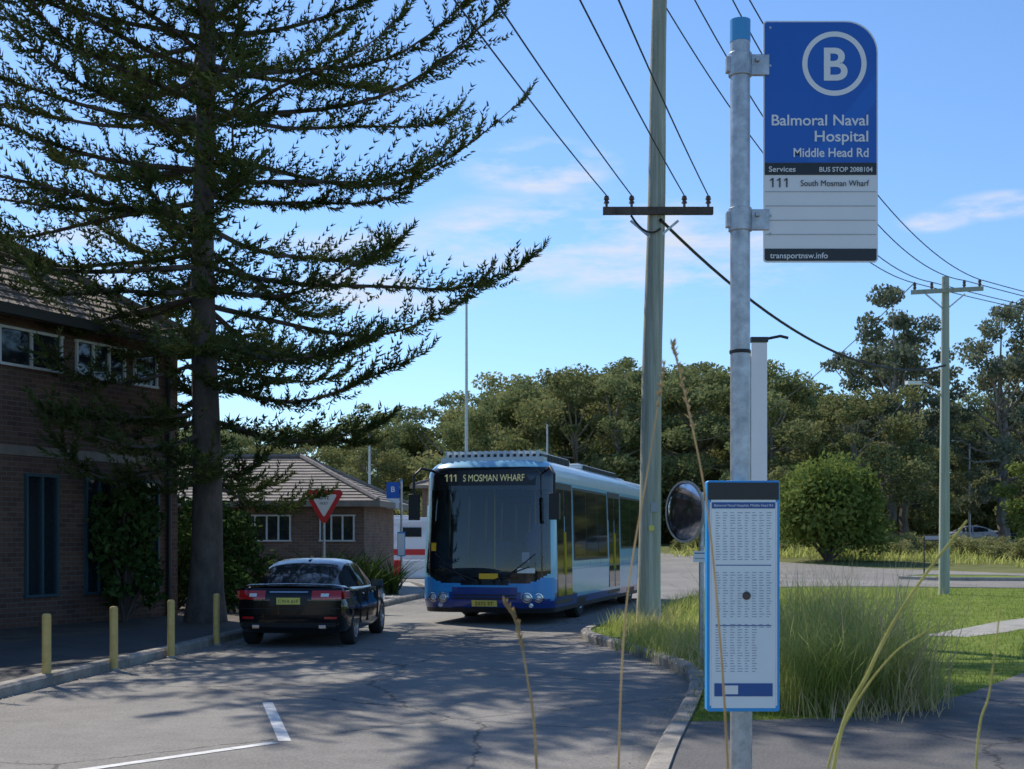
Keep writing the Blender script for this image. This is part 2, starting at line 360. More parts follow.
def gum_tree_mesh(name,seed,h,cr,leafk,leaf=0.2,nc=26,per=150,base=0.25,droop=0.3,shape=1.0):
    rng=np.random.default_rng(seed); e=empty(name); mb=MB()
    top=np.array([rng.normal()*0.05*h,rng.normal()*0.05*h,h*0.8])
    pts=[(0,0,-0.3)]+[tuple(top*t+np.array([math.sin(t*5+seed)*0.02*h,math.cos(t*4)*0.015*h,0])) for t in (0.15,0.35,0.55,0.75,1)]
    r0=h*0.018; mb.tube(pts,[r0*1.25,r0*1.05,r0*0.85,r0*0.65,r0*0.4,r0*0.12],'bark2',8)
    C=[];R=[]
    for i in range(nc):
        u=(i+0.5)/nc; z=base+(1-base)*u
        w=cr*math.sin(math.pi*min(1,(u*0.86+0.14)))**0.6*shape
        a=i*2.399+rng.uniform(-0.5,0.5); rr=w*rng.uniform(0.25,1.18)**0.6
        c=np.array([math.cos(a)*rr,math.sin(a)*rr,h*z*0.95+rng.normal()*0.06*h]); C.append(c); R.append(cr*rng.uniform(0.12,0.29))
        if i%2==0:
            s=top*(0.3+0.55*u*0.9); m=(s+c)/2+np.array([0,0,-0.03*h])
            mb.tube([tuple(s),tuple(m),tuple(c)],[r0*0.35,r0*0.22,r0*0.07],'bark2',5,False)
    P=clump_points(rng,C,R,per)
    mb.build('trunk',e,True); np_mesh('crown',leaf_quads(P,leaf,rng,0.55,droop),4,leafk,e)
    return e
def dup_tree(src,name,loc,rz,s,parent=None):
    e=bpy.data.objects.new(name,None); COL.objects.link(e); e.location=loc; e.rotation_euler=(0,0,rz); e.scale=(s[0],s[0],s[1]); e.empty_display_size=0.3
    if parent: e.parent=parent
    for ch in src.children:
        o=bpy.data.objects.new(ch.name.split('.')[0],ch.data); COL.objects.link(o); o.parent=e
    return e
protos=[gum_tree_mesh('gum_tree',11,14,5.2,'gum1',0.15,50,300,0.12),
        gum_tree_mesh('gum_tree',12,13,5.6,'gum2',0.15,50,280,0.10),
        gum_tree_mesh('gum_tree',13,15,4.8,'gum1',0.15,46,320,0.18),
        gum_tree_mesh('casuarina_tree',14,17,4.0,'gum3',0.15,54,300,0.20,droop=0.9),
        gum_tree_mesh('gum_tree',15,12,5.4,'lush',0.16,44,260,0.12)]
place=[(protos[0],(17.5,92),0.3,(1.0,0.88)),(protos[1],(22.0,86),1.3,(0.95,0.76)),(protos[2],(13.0,98),2.3,(1.15,0.90)),
       (protos[3],(25.5,93),0.0,(1.1,1.03)),(protos[4],(34.5,82),0.9,(0.85,0.64))]
for e,(x,y),r,s in place:
    e.location=(x,y,gz(y)-0.1); e.rotation_euler=(0,0,r); e.scale=(s[0],s[0],s[1])
dup_tree(protos[3],'casuarina_tree',(28.6,99,1.3),1.7,(1.05,0.97))
dup_tree(protos[3],'casuarina_tree',(33.4,92,1.2),2.9,(1.1,0.95))
dup_tree(protos[3],'casuarina_tree',(37.5,96,1.2),4.1,(1.2,1.03))
dup_tree(protos[2],'gum_tree',(9.5,100,1.3),4.0,(1.0,0.93))
dup_tree(protos[1],'gum_tree',(5.2,103,1.3),2.0,(1.1,1.0))
dup_tree(protos[0],'gum_tree',(20.0,101,1.3),5.0,(1.1,0.86))
far=empty('distant_trees')
rng=np.random.default_rng(5)
NF=46
for i in range(NF):
    y=rng.uniform(125,160); x=(-0.27+0.75*(i+rng.uniform())/NF)*y
    p=protos[int(rng.integers(0,3))]
    px=x/y*1365+512
    topy= 430 if px<420 else (430-(px-420)*0.5 if px<520 else 384)
    if px>700: topy=405
    h=(540-topy)/1365*y+0.4+rng.normal()*0.9
    s=h/14.0
    dup_tree(p,'tree',(x,y,1.25),rng.uniform(0,6.28),(s*rng.uniform(1.1,1.45),s),far)
for (x,y,s) in [(1.5,108,.93),(-1.5,112,0.86),(4.5,112,.97),(8,110,1.02),(11,112,1.03),(15,110,1.02),(40,100,0.8),(45,108,0.9),(22,112,0.85),(33,112,0.8)]:
    dup_tree(protos[int(rng.integers(0,3))],'tree',(x,y,1.25),rng.uniform(0,6.28),(s*1.15,s),far)

def bush(name,seed,loc,rx,h,leafk,leaf,per,nc=16,trunk=False,barkk='bark2'):
    rng=np.random.default_rng(seed); e=empty(name,loc); C=[];R=[]
    mb=MB()
    for i in range(nc):
        a=i*2.399; u=(i+0.5)/nc; z=h*(0.15+0.68*u) if not trunk else h*(0.26+0.57*u)
        w=rx*math.sqrt(max(0.05,1-((z/h-0.42)/0.62)**2))*0.72
        C.append(np.array([math.cos(a)*w*rng.uniform(0.3,1),math.sin(a)*w*rng.uniform(0.3,1),z])); R.append(min(rx,h)*rng.uniform(0.26,0.42))
        mb.tube([(0,0,-0.05),(C[-1][0]*0.4,C[-1][1]*0.4,z*0.5),tuple(C[-1])],[0.05*h/3,0.035*h/3,0.01],barkk,5,False)
    P=clump_points(rng,C,R,per,0.85); P=P[P[:,2]>0.02]
    mb.build('stems',e); np_mesh('leaves',leaf_quads(P,leaf,rng,0.5),4,leafk,e); return e
bush('round_tree',31,(16.2,70,gz(70)),3.4,5.3,'lush',0.15,400,30,True,'bark')
bs=empty('roadside_shrubs')
rng=np.random.default_rng(9)
b0=bush('shrub_mass',32,(12.5,86,1.1),2.6,2.4,'gum2',0.14,300,14,False,'bark'); b0.parent=bs
for i in range(64):
    t=rng.uniform(0,1); x=9.5+t*34; y=84-t*25+rng.uniform(0,7) if t<.5 else 74-t*14+rng.uniform(0,5)
    s=rng.uniform(0.25,0.7)
    dup_tree(b0,'shrub',(x,y,gz(y)),rng.uniform(0,6.28),(s,s*rng.uniform(0.4,0.8)),bs)
for i in range(14):
    x=-14+28*(i+rng.uniform())/14; y=112+rng.uniform(-3,5); dup_tree(b0,'shrub',(x,y,1.2),rng.uniform(0,6.28),(1.3,1.5),bs)
for i in range(18):
    x=14+40*(i+rng.uniform())/18; y=106+rng.uniform(-3,5); dup_tree(b0,'shrub',(x,y,1.2),rng.uniform(0,6.28),(1.4,2.0),bs)

# ------------------------------------------------------------------ norfolk pine
def pine(name,base,H,zmin,Lf,seed,step=0.82,r0=0.30,nb=6,sp=0.075):
    rng=np.random.default_rng(seed); e=empty(name,base); mb=MB()
    zs=np.linspace(-0.1,H,26)
    mb.tube([(0.04*math.sin(z*0.7),0.03*math.cos(z*0.5),z) for z in zs],[r0*(1-0.78*max(0,z)/H)+(0.12*math.exp(-max(0,z)*2.5)) for z in zs],'bark',14)
    PP=[];DD=[];LL=[]
    z=zmin
    while z<H-0.4:
        a0=rng.uniform(0,6.28); nbb=nb+int(rng.integers(-1,2))
        for k in range(nbb):
            az=a0+2*math.pi*k/nbb+rng.uniform(-0.35,0.35); L=Lf(z)*rng.uniform(0.60,1.05); zb=z+rng.uniform(-0.3,0.3)
            f=(z-zmin)/8.0
            a=-0.36+0.40*min(1,f)+rng.uniform(-0.10,0.10); b=0.24+rng.uniform(-0.06,0.14)
            n=14; t=np.linspace(0,1,n); azs=az+0.3*np.sin(t*2.2+rng.uniform(0,6))*t
            wob=0.035*L*np.sin(t*rng.uniform(5,9)+rng.uniform(0,6))*t
            P=np.stack([np.cos(azs)*L*t,np.sin(azs)*L*t,zb+L*(a*t+b*t**2.8)+wob],1)
            mb.tube([tuple(p) for p in P],[0.05*(1-ti)*min(1,L/4)+0.008 for ti in t],'bark',5,False)
            S=np.arange(0.08*L,L,sp)/L
            cl=rng.uniform(0,6.28); cf=rng.uniform(9,16)
            for sd in (-1,1):
                SS=np.clip(S+rng.uniform(-0.01,0.01,len(S)),0,0.999)
                dens=0.62+0.38*np.sin(SS*cf+cl+sd)
                keep=rng.uniform(size=len(SS))<np.clip(0.42+SS*1.1,0,1)*dens; SS=SS[keep]
                x=np.stack([np.interp(SS,t,P[:,i]) for i in range(3)],1)
                idx=np.clip((SS*(n-1)).astype(int),0,n-2); T=P[idx+1]-P[idx]; T/=np.linalg.norm(T,axis=1,keepdims=True)
                side=np.stack([-T[:,1],T[:,0],0*T[:,0]],1)*sd
                ang=np.radians(rng.uniform(25,80,len(SS)))[:,None]
                D=T*np.cos(ang)+side*np.sin(ang)+np.array([0,0,1])*rng.uniform(-0.65,0.3,(len(SS),1))
                l=(0.28+0.64*np.sin(np.pi*np.clip(SS*0.80+0.12,0,1)))*rng.uniform(0.4,1.2,len(SS))*min(1,L/3.0)
                PP.append(x);DD.append(D/np.linalg.norm(D,axis=1,keepdims=True));LL.append(l)
            PP.append(P[-1:]);DD.append(((P[-1]-P[-2])/np.linalg.norm(P[-1]-P[-2]))[None]);LL.append(np.array([0.35]))
        z+=step*rng.uniform(0.85,1.15)
    P=np.concatenate(PP);D=np.concatenate(DD);Lh=np.concatenate(LL)
    ns=10; U=(np.arange(ns)+0.5)/ns; blades=[]
    for u in U:
        c=P+D*(Lh*u)[:,None]; c[:,2]+=Lh*(0.5*u*u)
        d=D.copy(); d[:,2]+=1.0*u; d/=np.linalg.norm(d,axis=1,keepdims=True)
        for q in range(3):
            r=rand_unit(rng,len(P)); w=np.cross(d,r); w/=np.linalg.norm(w,axis=1,keepdims=True)+1e-9
            bd=d*0.85+w*0.75; ln=rng.uniform(0.07,0.125,(len(P),1))
            pr=np.cross(bd,r); pr/=np.linalg.norm(pr,axis=1,keepdims=True)+1e-9
            wd=0.021
            V=np.empty((len(P),3,3)); V[:,0]=c-pr*wd-d*0.02; V[:,1]=c+pr*wd-d*0.02; V[:,2]=c+bd*ln; blades.append(V.reshape(-1,3))
    mb.build('trunk',e,True); np_mesh('foliage',np.concatenate(blades),3,'pineleaf',e)
    return e
def Lf(z): return float(np.interp(z,[2.4,3.4,4.3,5.2,6.2,7.4,8.5,9.8,11.5,13,15,17],[2.7,3.4,4.2,4.9,6.6,6.5,6.2,6.9,6.3,5.0,3.2,0.7]))
pine('norfolk_pine_tree',(-5.62,25.0,0.1),16.8,2.8,Lf,3,0.80,0.30,7,0.075)
pine('norfolk_pine_tree',(-9.6,17.2,0.1),7.0,2.2,lambda z: float(np.interp(z,[2,4,7],[1.9,2.0,0.5])),8,0.8,0.14,6,0.12)

# ------------------------------------------------------------------ grasses
def blades_np(rng,X,Y,Z,h,w,bend,segs=3,spread=0.0):
    n=len(X); az=rng.uniform(0,2*np.pi,n); d=np.stack([np.cos(az),np.sin(az),0*az],1)
    wv=np.stack([-np.sin(az+rng.normal(0,0.6,n)),np.cos(az+rng.normal(0,0.6,n)),0*az],1)
    B=np.stack([X,Y,Z],1); out=[]
    def p(t): return B+d*(h*bend*t**2+h*spread*t)[:,None]+np.array([0,0,1.0])*(h*(t-0.35*bend*t**3))[:,None]
    for i in range(segs):
        t0=i/segs;t1=(i+1)/segs; w0=(w*(1-t0**1.5))[:,None]/2; w1=(w*(1-t1**1.5))[:,None]/2+0.0004
        V=np.empty((n,4,3)); a=p(t0);b=p(t1); V[:,0]=a-wv*w0;V[:,1]=a+wv*w0;V[:,2]=b+wv*w1;V[:,3]=b-wv*w1; out.append(V.reshape(-1,3))
    return np.concatenate(out)
rng=np.random.default_rng(21)
N=90000; Y=11+31*rng.uniform(size=N)**1.5; X=rng.uniform(1,18,N); ok=inpoly(X,Y,island)&~inpoly(X,Y,fpath)&~inpoly(X,Y,cpath); X=X[ok];Y=Y[ok]; n=len(X)
np_mesh('grass',blades_np(rng,X,Y,np.full(n,0.10),rng.uniform(0.03,0.09,n),np.full(n,0.014),rng.uniform(0.2,0.9,n),1),4,'grass')
def grass_clump(name,specs,seed,k='tallgrass'):
    rng=np.random.default_rng(seed); out=[]
    for (cx,cy,r,n,h) in specs:
        a=rng.uniform(0,6.28,n); q=r*rng.uniform(size=n)**0.6
        out.append(blades_np(rng,cx+np.cos(a)*q,cy+np.sin(a)*q,np.full(n,0.09),h*rng.uniform(0.4,1.12,n),rng.uniform(0.006,0.013,n),rng.uniform(0.05,0.85,n),5,rng.uniform(0,0.3,n)))
    return np_mesh(name,np.concatenate(out),4,k)
specs=[]
for (x,y,h) in [(2.35,12.0,0.95),(2.7,11.9,1.1),(3.1,12.1,1.15),(3.4,12.2,.95),(3.55,12.7,0.75),(2.6,12.9,1.25),(3.1,13.2,1.35),(3.45,13.4,1.1),(3.6,13.9,.9),(2.9,14.4,1.3),(3.4,14.9,1.15),(2.2,13.0,0.85)]:
    specs.append((x,y,0.38,360,h))
grass_clump('tall_grass_clump',specs,1)
specs2=[(1.85+0.5*rng.uniform(),y,0.5,160,0.38) for y in np.arange(17.5,24,0.5)]+[(2.4+rng.uniform()*1.0,y,0.5,160,0.36) for y in np.arange(14.5,24,0.55)]+[(2.8+(y-26)*0.28,y,0.5,110,0.42) for y in np.arange(25,40,0.7)]
grass_clump('verge_grass',specs2,2)
specs3=[(x,y,0.9,200,0.45) for x,y in [(6.5,33),(7.5,34.5),(9,35),(10.4,35.6),(8.2,36.5),(6,36)]]
grass_clump('border_grass',specs3,4)
specs4=[(2.4+1.2*rng.uniform(),12+2.5*rng.uniform(),0.4,80,1.4) for i in range(10)]+[(2+0.4*rng.uniform(),15+7*rng.uniform(),0.4,30,0.6) for i in range(8)]+[(3.7,12.6,0.35,110,0.42),(3.0,11.8,0.7,260,0.32)]
grass_clump('dry_grass',specs4,5,'drygrass')
tb=empty('roadside_tussocks'); rg=np.random.default_rng(77); out=[]
for i in range(70):
    t=rg.uniform(); cx=10+t*30; cy=(75-t*20)+rg.uniform(0.5,9) if t<.5 else 66-t*13+rg.uniform(.5,8); nn=60
    a=rg.uniform(0,6.28,nn); q=1.1*rg.uniform(size=nn)**.5
    out.append(blades_np(rg,cx+np.cos(a)*q*1.6,cy+np.sin(a)*q,np.full(nn,gz(cy)),rg.uniform(.3,1.0,nn)*rg.uniform(.5,1.1),rg.uniform(.04,.09,nn),rg.uniform(.1,.9,nn),3,rg.uniform(0,.4,nn)))
np_mesh('tussock_blades',np.concatenate(out),4,'tallgrass',tb)
# fallen needles and leaf litter along the kerb lines
rg=np.random.default_rng(12); n=2600; s=rg.integers(0,len(KD)-1,n); kx=np.array([p[0] for p in KD])[s]; ky=np.array([p[1] for p in KD])[s]
off=np.abs(rg.normal(0,.16,n))+.09; X1=kx-off; Y1=ky+rg.uniform(-.5,.5,n); g1=(Y1>8)&(Y1<30)
s2=rg.integers(0,len(LE)-1,n); lx=np.array([p[0] for p in LE])[s2]; ly=np.array([p[1] for p in LE])[s2]; X2=lx+np.abs(rg.normal(0,.35,n))+.1; Y2=ly+rg.uniform(-.8,.8,n); g2=(Y2>9)&(Y2<32)
XX=np.concatenate([X1[g1],X2[g2]]); YY=np.concatenate([Y1[g1],Y2[g2]]); C=np.stack([XX,YY,np.full(len(XX),.016)],1)
V=leaf_quads(C,.022,rg,.35).reshape(-1,4,3); V[:,:,2]=.012+(V[:,:,2]-.016)*.25+.008; np_mesh('leaf_litter',V.reshape(-1,3),4,'drygrass')
def densify3(pts):
    P=[Vector(p) for p in pts]; out=[]
    for i in range(len(P)-1):
        p0=P[max(i-1,0)];p1=P[i];p2=P[i+1];p3=P[min(i+2,len(P)-1)]
        for j in range(10):
            t=j/10; out.append(0.5*((2*p1)+(p2-p0)*t+(2*p0-5*p1+4*p2-p3)*t*t+(3*p1-p0-3*p2+p3)*t**3))
    out.append(P[-1]); return out
def stalk(name,pts,r,k,head=None,seed=0,hs=1.0):
    rng=np.random.default_rng(seed); mb=MB()
    P=densify3(pts); n=len(P)
    mb.tube(P,[r*(1-0.6*i/n) for i in range(n)],k,6)
    if head:
        m=int(n*head)
        for i in range(n-m,n):
            for q in range(5):
                p=Vector(P[i]); d=Vector(rng.normal(size=3)); d.z=abs(d.z)+1.8; d.normalize(); L=(0.010+0.010*rng.uniform())*hs
                mb.tube([p,p+d*L*0.5,p+d*L],[0.0006,0.0015,0.0003],k,4,False)
    return mb.build(name)
stalk('grass_stalk',[(0.06,2.0,0.1),(0.05,2.0,0.8),(0.036,2.0,1.27),(0.022,2.02,1.40),(0.006,2.05,1.475),(-0.012,2.05,1.505)],0.0030,'drygrass',0.34,1,.62)
stalk('grass_stalk',[(0.16,2.2,0.1),(0.165,2.2,0.8),(0.172,2.2,1.25),(0.185,2.2,1.5),(0.22,2.2,1.72),(0.245,2.2,1.88)],0.0027,'drygrass',0.12,2,.7)
stalk('grass_stalk',[(0.40,2.3,0.1),(0.38,2.3,0.8),(0.362,2.3,1.25),(0.345,2.3,1.5),(0.325,2.3,1.68),(0.295,2.3,1.83),(0.27,2.3,1.93)],0.0029,'drygrass',0.24,3,.7)
stalk('grass_stalk',[(0.42,2.1,0.1),(0.46,2.1,0.8),(0.495,2.1,1.25),(0.55,2.1,1.40),(0.61,2.1,1.51),(0.70,2.1,1.63)],0.0044,'greenstalk',None,4)
stalk('grass_stalk',[(0.66,2.0,0.1),(0.67,2.0,0.8),(0.68,2.0,1.27),(0.70,2.0,1.38),(0.715,2.0,1.50)],0.0026,'greenstalk',None,5)
stalk('grass_stalk',[(0.44,2.15,0.1),(0.455,2.15,0.8),(0.49,2.15,1.2),(0.535,2.15,1.33),(0.60,2.15,1.42),(0.66,2.15,1.46)],0.0028,'greenstalk',None,6)

# ------------------------------------------------------------------ buildings
def roof_plane(mb,a,b,c,d,n,k,lip=0.035):
    a,b,c,d=[Vector(v) for v in (a,b,c,d)]
    nrm=(b-a).cross(d-a).normalized()
    if nrm.z<0: nrm=-nrm
    for i in range(n):
        t0=i/n;t1=(i+1)/n+0.2/n; t1=min(t1,1)
        p=a.lerp(d,t0);q=b.lerp(c,t0);r=b.lerp(c,t1);s=a.lerp(d,t1)
        u=nrm*lip
        mb.add([p,q,q+u,p+u,r+nrm*0.004,s+nrm*0.004],[(0,1,2,3),(3,2,4,5)],k)
def window(mb,axis,u0,u1,z0,z1,off,out,panes,frame='white'):
    def bx(a0,a1,b0,b1,o0,o1,k):
        if axis=='y': mb.bbox((off+out*o0,a0,b0),(off+out*o1,a1,b1),k)
        else: mb.bbox((a0,off+out*o0,b0),(a1,off+out*o1,b1),k)
    bx(u0,u1,z0,z1,0.003,0.012,'glass'); w=0.045
    bx(u0-w,u1+w,z0-w,z0,0.002,0.06,frame); bx(u0-w,u1+w,z1,z1+w,0.002,0.06,frame)
    for i in range(panes+1):
        u=u0+(u1-u0)*i/panes; bx(u-w/2,u+w/2,z0,z1,0.004,0.055,frame)
th=-math.atan2(0.40,0.916)
e=empty('brick_building',(-8.6,23.0,0.1),th)
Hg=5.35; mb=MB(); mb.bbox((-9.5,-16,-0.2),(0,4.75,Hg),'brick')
mb.bbox((0.002,-16,2.95),(0.03,4.73,3.12),'cream')
mb.build('walls',e)
mb=MB(); o=0.55; x1=o;x0=-9.5-o;y0=-16-o;y1=4.75+o; zr=8.75; xm=(x0+x1)/2; hw=(x1-x0)/2
roof_plane(mb,(x1,y0,Hg),(x1,y1,Hg),(xm,y1-hw,zr),(xm,y0+hw,zr),20,'tile')
roof_plane(mb,(x0,y0,Hg),(x0,y1,Hg),(xm,y1-hw,zr),(xm,y0+hw,zr),20,'tile')
roof_plane(mb,(x0,y1,Hg),(x1,y1,Hg),(xm,y1-hw,zr),(xm,y1-hw,zr),20,'tile')
roof_plane(mb,(x0,y0,Hg),(x1,y0,Hg),(xm,y0+hw,zr),(xm,y0+hw,zr),20,'tile')
mb.tube([(x1,y1,Hg+0.05),(xm,y1-hw,zr+0.05),(xm,y0+hw,zr+0.05)],0.09,'tile',8)
mb.tube([(x0,y1,Hg+0.05),(xm,y1-hw,zr+0.05)],0.09,'tile',8)
mb.build('roof',e)
mb=MB(); mb.bbox((x0+0.02,y0+0.02,Hg-0.04),(x1-0.02,y1-0.02,Hg-0.003),'cream')
mb.bbox((x1-0.02,y0,Hg-0.14),(x1+0.09,y1+0.09,Hg+0.03),'darktrim'); mb.bbox((x0,y1-0.02,Hg-0.14),(x1-0.021,y1+0.09,Hg+0.03),'darktrim')
for s in (-1.8,4.4): mb.tube([(.06,s,Hg-.15),(.06,s,0)],.045,'darktrim',8)
mb.build('gutters',e)
mb=MB()
for (a,b,n) in [(-12,-9,4),(-7.5,-3.0,6),(-1.55,1.4,4),(1.8,3.1,3),(3.4,4.05,1)]: window(mb,'y',a,b,4.5,5.08,0,1,n)
for (a,b,n) in [(-7,-5,2),(-3.2,-1.9,2),(0.55,1.3,2),(2.05,2.75,2),(3.5,4.1,1)]: window(mb,'y',a,b,0.55,2.6,0,1,n,'tealtrim')
mb.build('windows',e)
def house(name,origin,ang,Lx,Dy,wallh,rise,wins,bk,tk,ncourse=14):
    e=empty(name,origin,ang); mb=MB(); mb.bbox((0,0,-0.3),(Lx,Dy,wallh),bk); mb.build('walls',e)
    o=0.5; mb=MB(); hw=(Dy+2*o)/2; zr=wallh+rise
    A=(-o,-o,wallh);B=(Lx+o,-o,wallh);C=(Lx+o,Dy+o,wallh);D=(-o,Dy+o,wallh)
    R0=(-o+hw,Dy/2,zr);R1=(max(Lx+o-hw,-o+hw+0.1),Dy/2,zr)
    roof_plane(mb,A,B,R1,R0,ncourse,tk); roof_plane(mb,D,C,R1,R0,ncourse,tk)
    roof_plane(mb,B,C,R1,R1,ncourse,tk); roof_plane(mb,A,D,R0,R0,ncourse,tk)
    for p,q in ((A,R0),(B,R1),(C,R1),(D,R0),(R0,R1)): mb.tube([Vector(p)+Vector((0,0,.05)),Vector(q)+Vector((0,0,.05))],0.08,tk,6)
    mb.build('roof',e)
    mb=MB(); mb.bbox((-o+.02,-o+.02,wallh-.04),(Lx+o-.02,Dy+o-.02,wallh-.003),'cream')
    mb.bbox((-o-.08,-o-.08,wallh-.15),(Lx+o+.08,-o,wallh+.02),'cream'); mb.bbox((Lx+o,-o+.001,wallh-.15),(Lx+o+.08,Dy+o,wallh+.02),'cream')
    mb.build('gutters',e)
    mb=MB()
    for (a,b,z0,z1,n) in wins: window(mb,'x',a,b,z0,z1,0,-1,n,'white')
    mb.build('windows',e); return e
house('brick_house',(-13.3,40.8,0.1),rad(-5),9.0,5.0,2.62,1.45,[(2,3.5,1.5,2.2,3),(5.4,6.8,1.5,2.2,4),(7.7,8.7,1.5,2.2,3)],'brick2','tile2',15)
house('community_hall',(-5.0,76,gz(76)),rad(-8),8.5,9,3.9,1.8,[(1,3,1.6,2.9,3),(4.5,6.5,1.6,2.9,3)],'brick2','tile2',12)

# ------------------------------------------------------------------ vehicles
def cut_arches(ob,arches,r,hw,depth,darkidx):
    for (y,z) in arches:
        for sx in (-1,1):
            mb=MB(); mb.lathe([(0,-depth/2),(r,-depth/2),(r,depth/2),(0,depth/2)],(sx*(hw-depth/2+0.05),y,z),(1,0,0),'black',28)
            c=mb.build('cut'); bm=bmesh.new(); bm.from_mesh(c.data); bmesh.ops.remove_doubles(bm,verts=bm.verts,dist=1e-5); bmesh.ops.recalc_face_normals(bm,faces=bm.faces); bm.to_mesh(c.data); bm.free()
            md=ob.modifiers.new('bo','BOOLEAN'); md.operation='DIFFERENCE'; md.object=c; md.solver='EXACT'
            bpy.context.view_layer.update(); dg=bpy.context.evaluated_depsgraph_get()
            me=bpy.data.meshes.new_from_object(ob.evaluated_get(dg)); ob.modifiers.remove(md); 
            if len(me.polygons)>50: ob.data=me
            bpy.data.objects.remove(c)
    for p in ob.data.polygons:
        for (y,z) in arches:
            if (p.center.y-y)**2+(p.center.z-z)**2<(r*1.002)**2 and abs(p.center.x)<hw-0.012 and abs(p.center.x)>hw-depth-0.02:
                p.material_index=darkidx; p.use_smooth=False
def wheel(parent,x,y,r,w,sx,spokes=5,hub='alloy',name='wheel'):
    mb=MB(); ax=(sx,0,0)
    mb.lathe([(r*0.62,-w),(r*0.93,-w),(r,-w*0.85),(r,-w*0.15),(r*0.93,0),(r*0.68,0.004),(r*0.64,-0.02)],(x,y,r),ax,'tyre',32)
    mb.lathe([(r*0.64,-0.02),(r*0.62,0.0),(r*0.58,-0.01),(r*0.55,-0.07),(0,-0.08)],(x,y,r),ax,hub if spokes==0 else 'black',32)
    mb.lathe([(0.0,0.0),(r*0.14,-0.005),(r*0.17,-0.06)],(x,y,r),ax,hub,16)
    if spokes:
        for i in range(spokes):
            a=2*math.pi*i/spokes; R=Matrix.Rotation(a,3,'X'); c=Vector((x-sx*0.025,y,r))+R@Vector((0,0,r*0.36))
            mb.box(c,(0.025,r*0.13,r*0.52),hub,R)
        mb.lathe([(r*0.64,-0.018),(r*0.63,0.004),(r*0.57,0.0),(r*0.55,-0.04)],(x,y,r),ax,hub,32)
    else:
        for i in range(8):
            a=2*math.pi*i/8; mb.lathe([(0,-0.04),(0.02,-0.042),(0.02,-0.08)],(x,y+math.cos(a)*r*0.3,r+math.sin(a)*r*0.3),ax,'black',8)
    return mb.build(name,parent,True)
def smooth_arr(a,k=3):
    a=np.array(a,float)
    for _ in range(k):
        b=a.copy(); b[1:-1]=0.25*a[:-2]+0.5*a[1:-1]+0.25*a[2:]; a=b
    return a
def car(name,loc,rz,paint,sc=1.0):
    e=empty(name,loc,rz,sc); n=90; ys=np.linspace(0,4.45,n)
    def rear(x,z):
        u=abs(x)/.86; y=.16*u**3.2
        y+= .10*max(0,(z-.80))/.2 if z>.80 else 0
        y+= .05*max(0,(.45-z)/.2) if z<.45 else 0
        return y
    sy=[0,.06,.22,.5,.9,1.4,2,2.6,3.1,3.4,3.9,4.25,4.45]
    W=smooth_arr(np.interp(ys,sy,[.80,.84,.87,.89,.90,.905,.905,.905,.90,.89,.85,.76,.60]))
    T=smooth_arr(np.interp(ys,sy,[.94,.985,.985,.975,.94,.93,.92,.915,.91,.885,.80,.70,.58]))
    B=smooth_arr(np.interp(ys,sy,[.32,.26,.22,.2,.2,.19,.19,.19,.19,.2,.2,.22,.30]))
    mb=MB(); vs=[]
    for y,w,t,b in zip(ys,W,T,B):
        h=t-b
        half=[(0,b),(.45*w,b),(.8*w,b),(.93*w,b+.03),(.975*w,b+.12*h+.02),(.985*w,b+.30*h),(w,b+.48*h),(.995*w,b+.60*h),(.965*w,b+.68*h),(.96*w,b+.80*h),(.935*w,b+.91*h),(.88*w,b+.97*h),(.75*w,t),(.4*w,t+.012),(0,t+.018)]
        r=half+[(-x,z) for x,z in half[-2:0:-1]]
        fade=max(0,1-y/.9)**1.5
        vs+=[(x,y+rear(x,z)*fade,z) for x,z in r]
    m=len(r); fs=[]
    for i in range(n-1):
        for j in range(m): fs.append((i*m+j,i*m+(j+1)%m,(i+1)*m+(j+1)%m,(i+1)*m+j))
    hn=len(half)-1
    for j in range(hn):
        a=j; b=j+1; c=(m-j-1)%m; d=(m-j)%m
        if j==0: fs.append((0,1,m-1))
        elif j==hn-1: fs.append((a,b,d))
        else: fs.append((a,b,c,d))
    fs.append(tuple(range((n-1)*m,n*m))[::-1])
    mb.mi(paint); mb.mi('black'); mb.add(vs,fs,paint); body=mb.build('body',e,True)
    cut_arches(body,[(0.92,.33),(3.58,.33)],.37,.90,.34,1)
    tp=MB()
    def tail_patch(x0,x1,z0,z1,k,o=.012,nx=14,nz=4):
        vv=[]; ff=[]
        for a in range(nz+1):
            for b in range(nx+1):
                x=x0+(x1-x0)*b/nx; z=z0+(z1-z0)*a/nz; vv.append((x,rear(x,z)-o,z))
        for a in range(nz):
            for b in range(nx): q=a*(nx+1)+b; ff.append((q,q+1,q+nx+2,q+nx+1))
        tp.add(vv,ff,k)
    tail_patch(-.80,.80,.40,.93,paint,.010,24,8)
    for s in(-1,1):
        xa,xb=sorted((s*.36,s*.80)); tail_patch(xa,xb,.755,.895,'tail',.022)
        xa,xb=sorted((s*.50,s*.62)); tail_patch(xa,xb,.80,.85,'plate_w',.026)
        xa,xb=sorted((s*.55,s*.74)); tail_patch(xa,xb,.455,.49,'tail',.018)
    tail_patch(-.72,.72,.33,.40,'black',.012); tail_patch(-.79,.79,.612,.620,'black',.014,24,1)
    tail_patch(-.30,.30,.865,.882,'chrome',.020,10,1)
    tail_patch(-.29,.29,.665,.80,'black',.016,10,2)
    tp.build('tail_panel',e,True)
    gy=np.linspace(.42,3.40,70); ky=[.42,.8,1.2,1.5,1.9,2.3,2.6,3.0,3.40]
    t=smooth_arr(np.interp(gy,ky,[.95,1.11,1.26,1.325,1.355,1.345,1.28,1.10,.90]),4); bb=smooth_arr(np.interp(gy,ky,[.62,.72,.775,.80,.81,.81,.80,.78,.74]),3)
    mb=MB(); mb.mi(paint); mb.mi('glass'); vs=[]; 
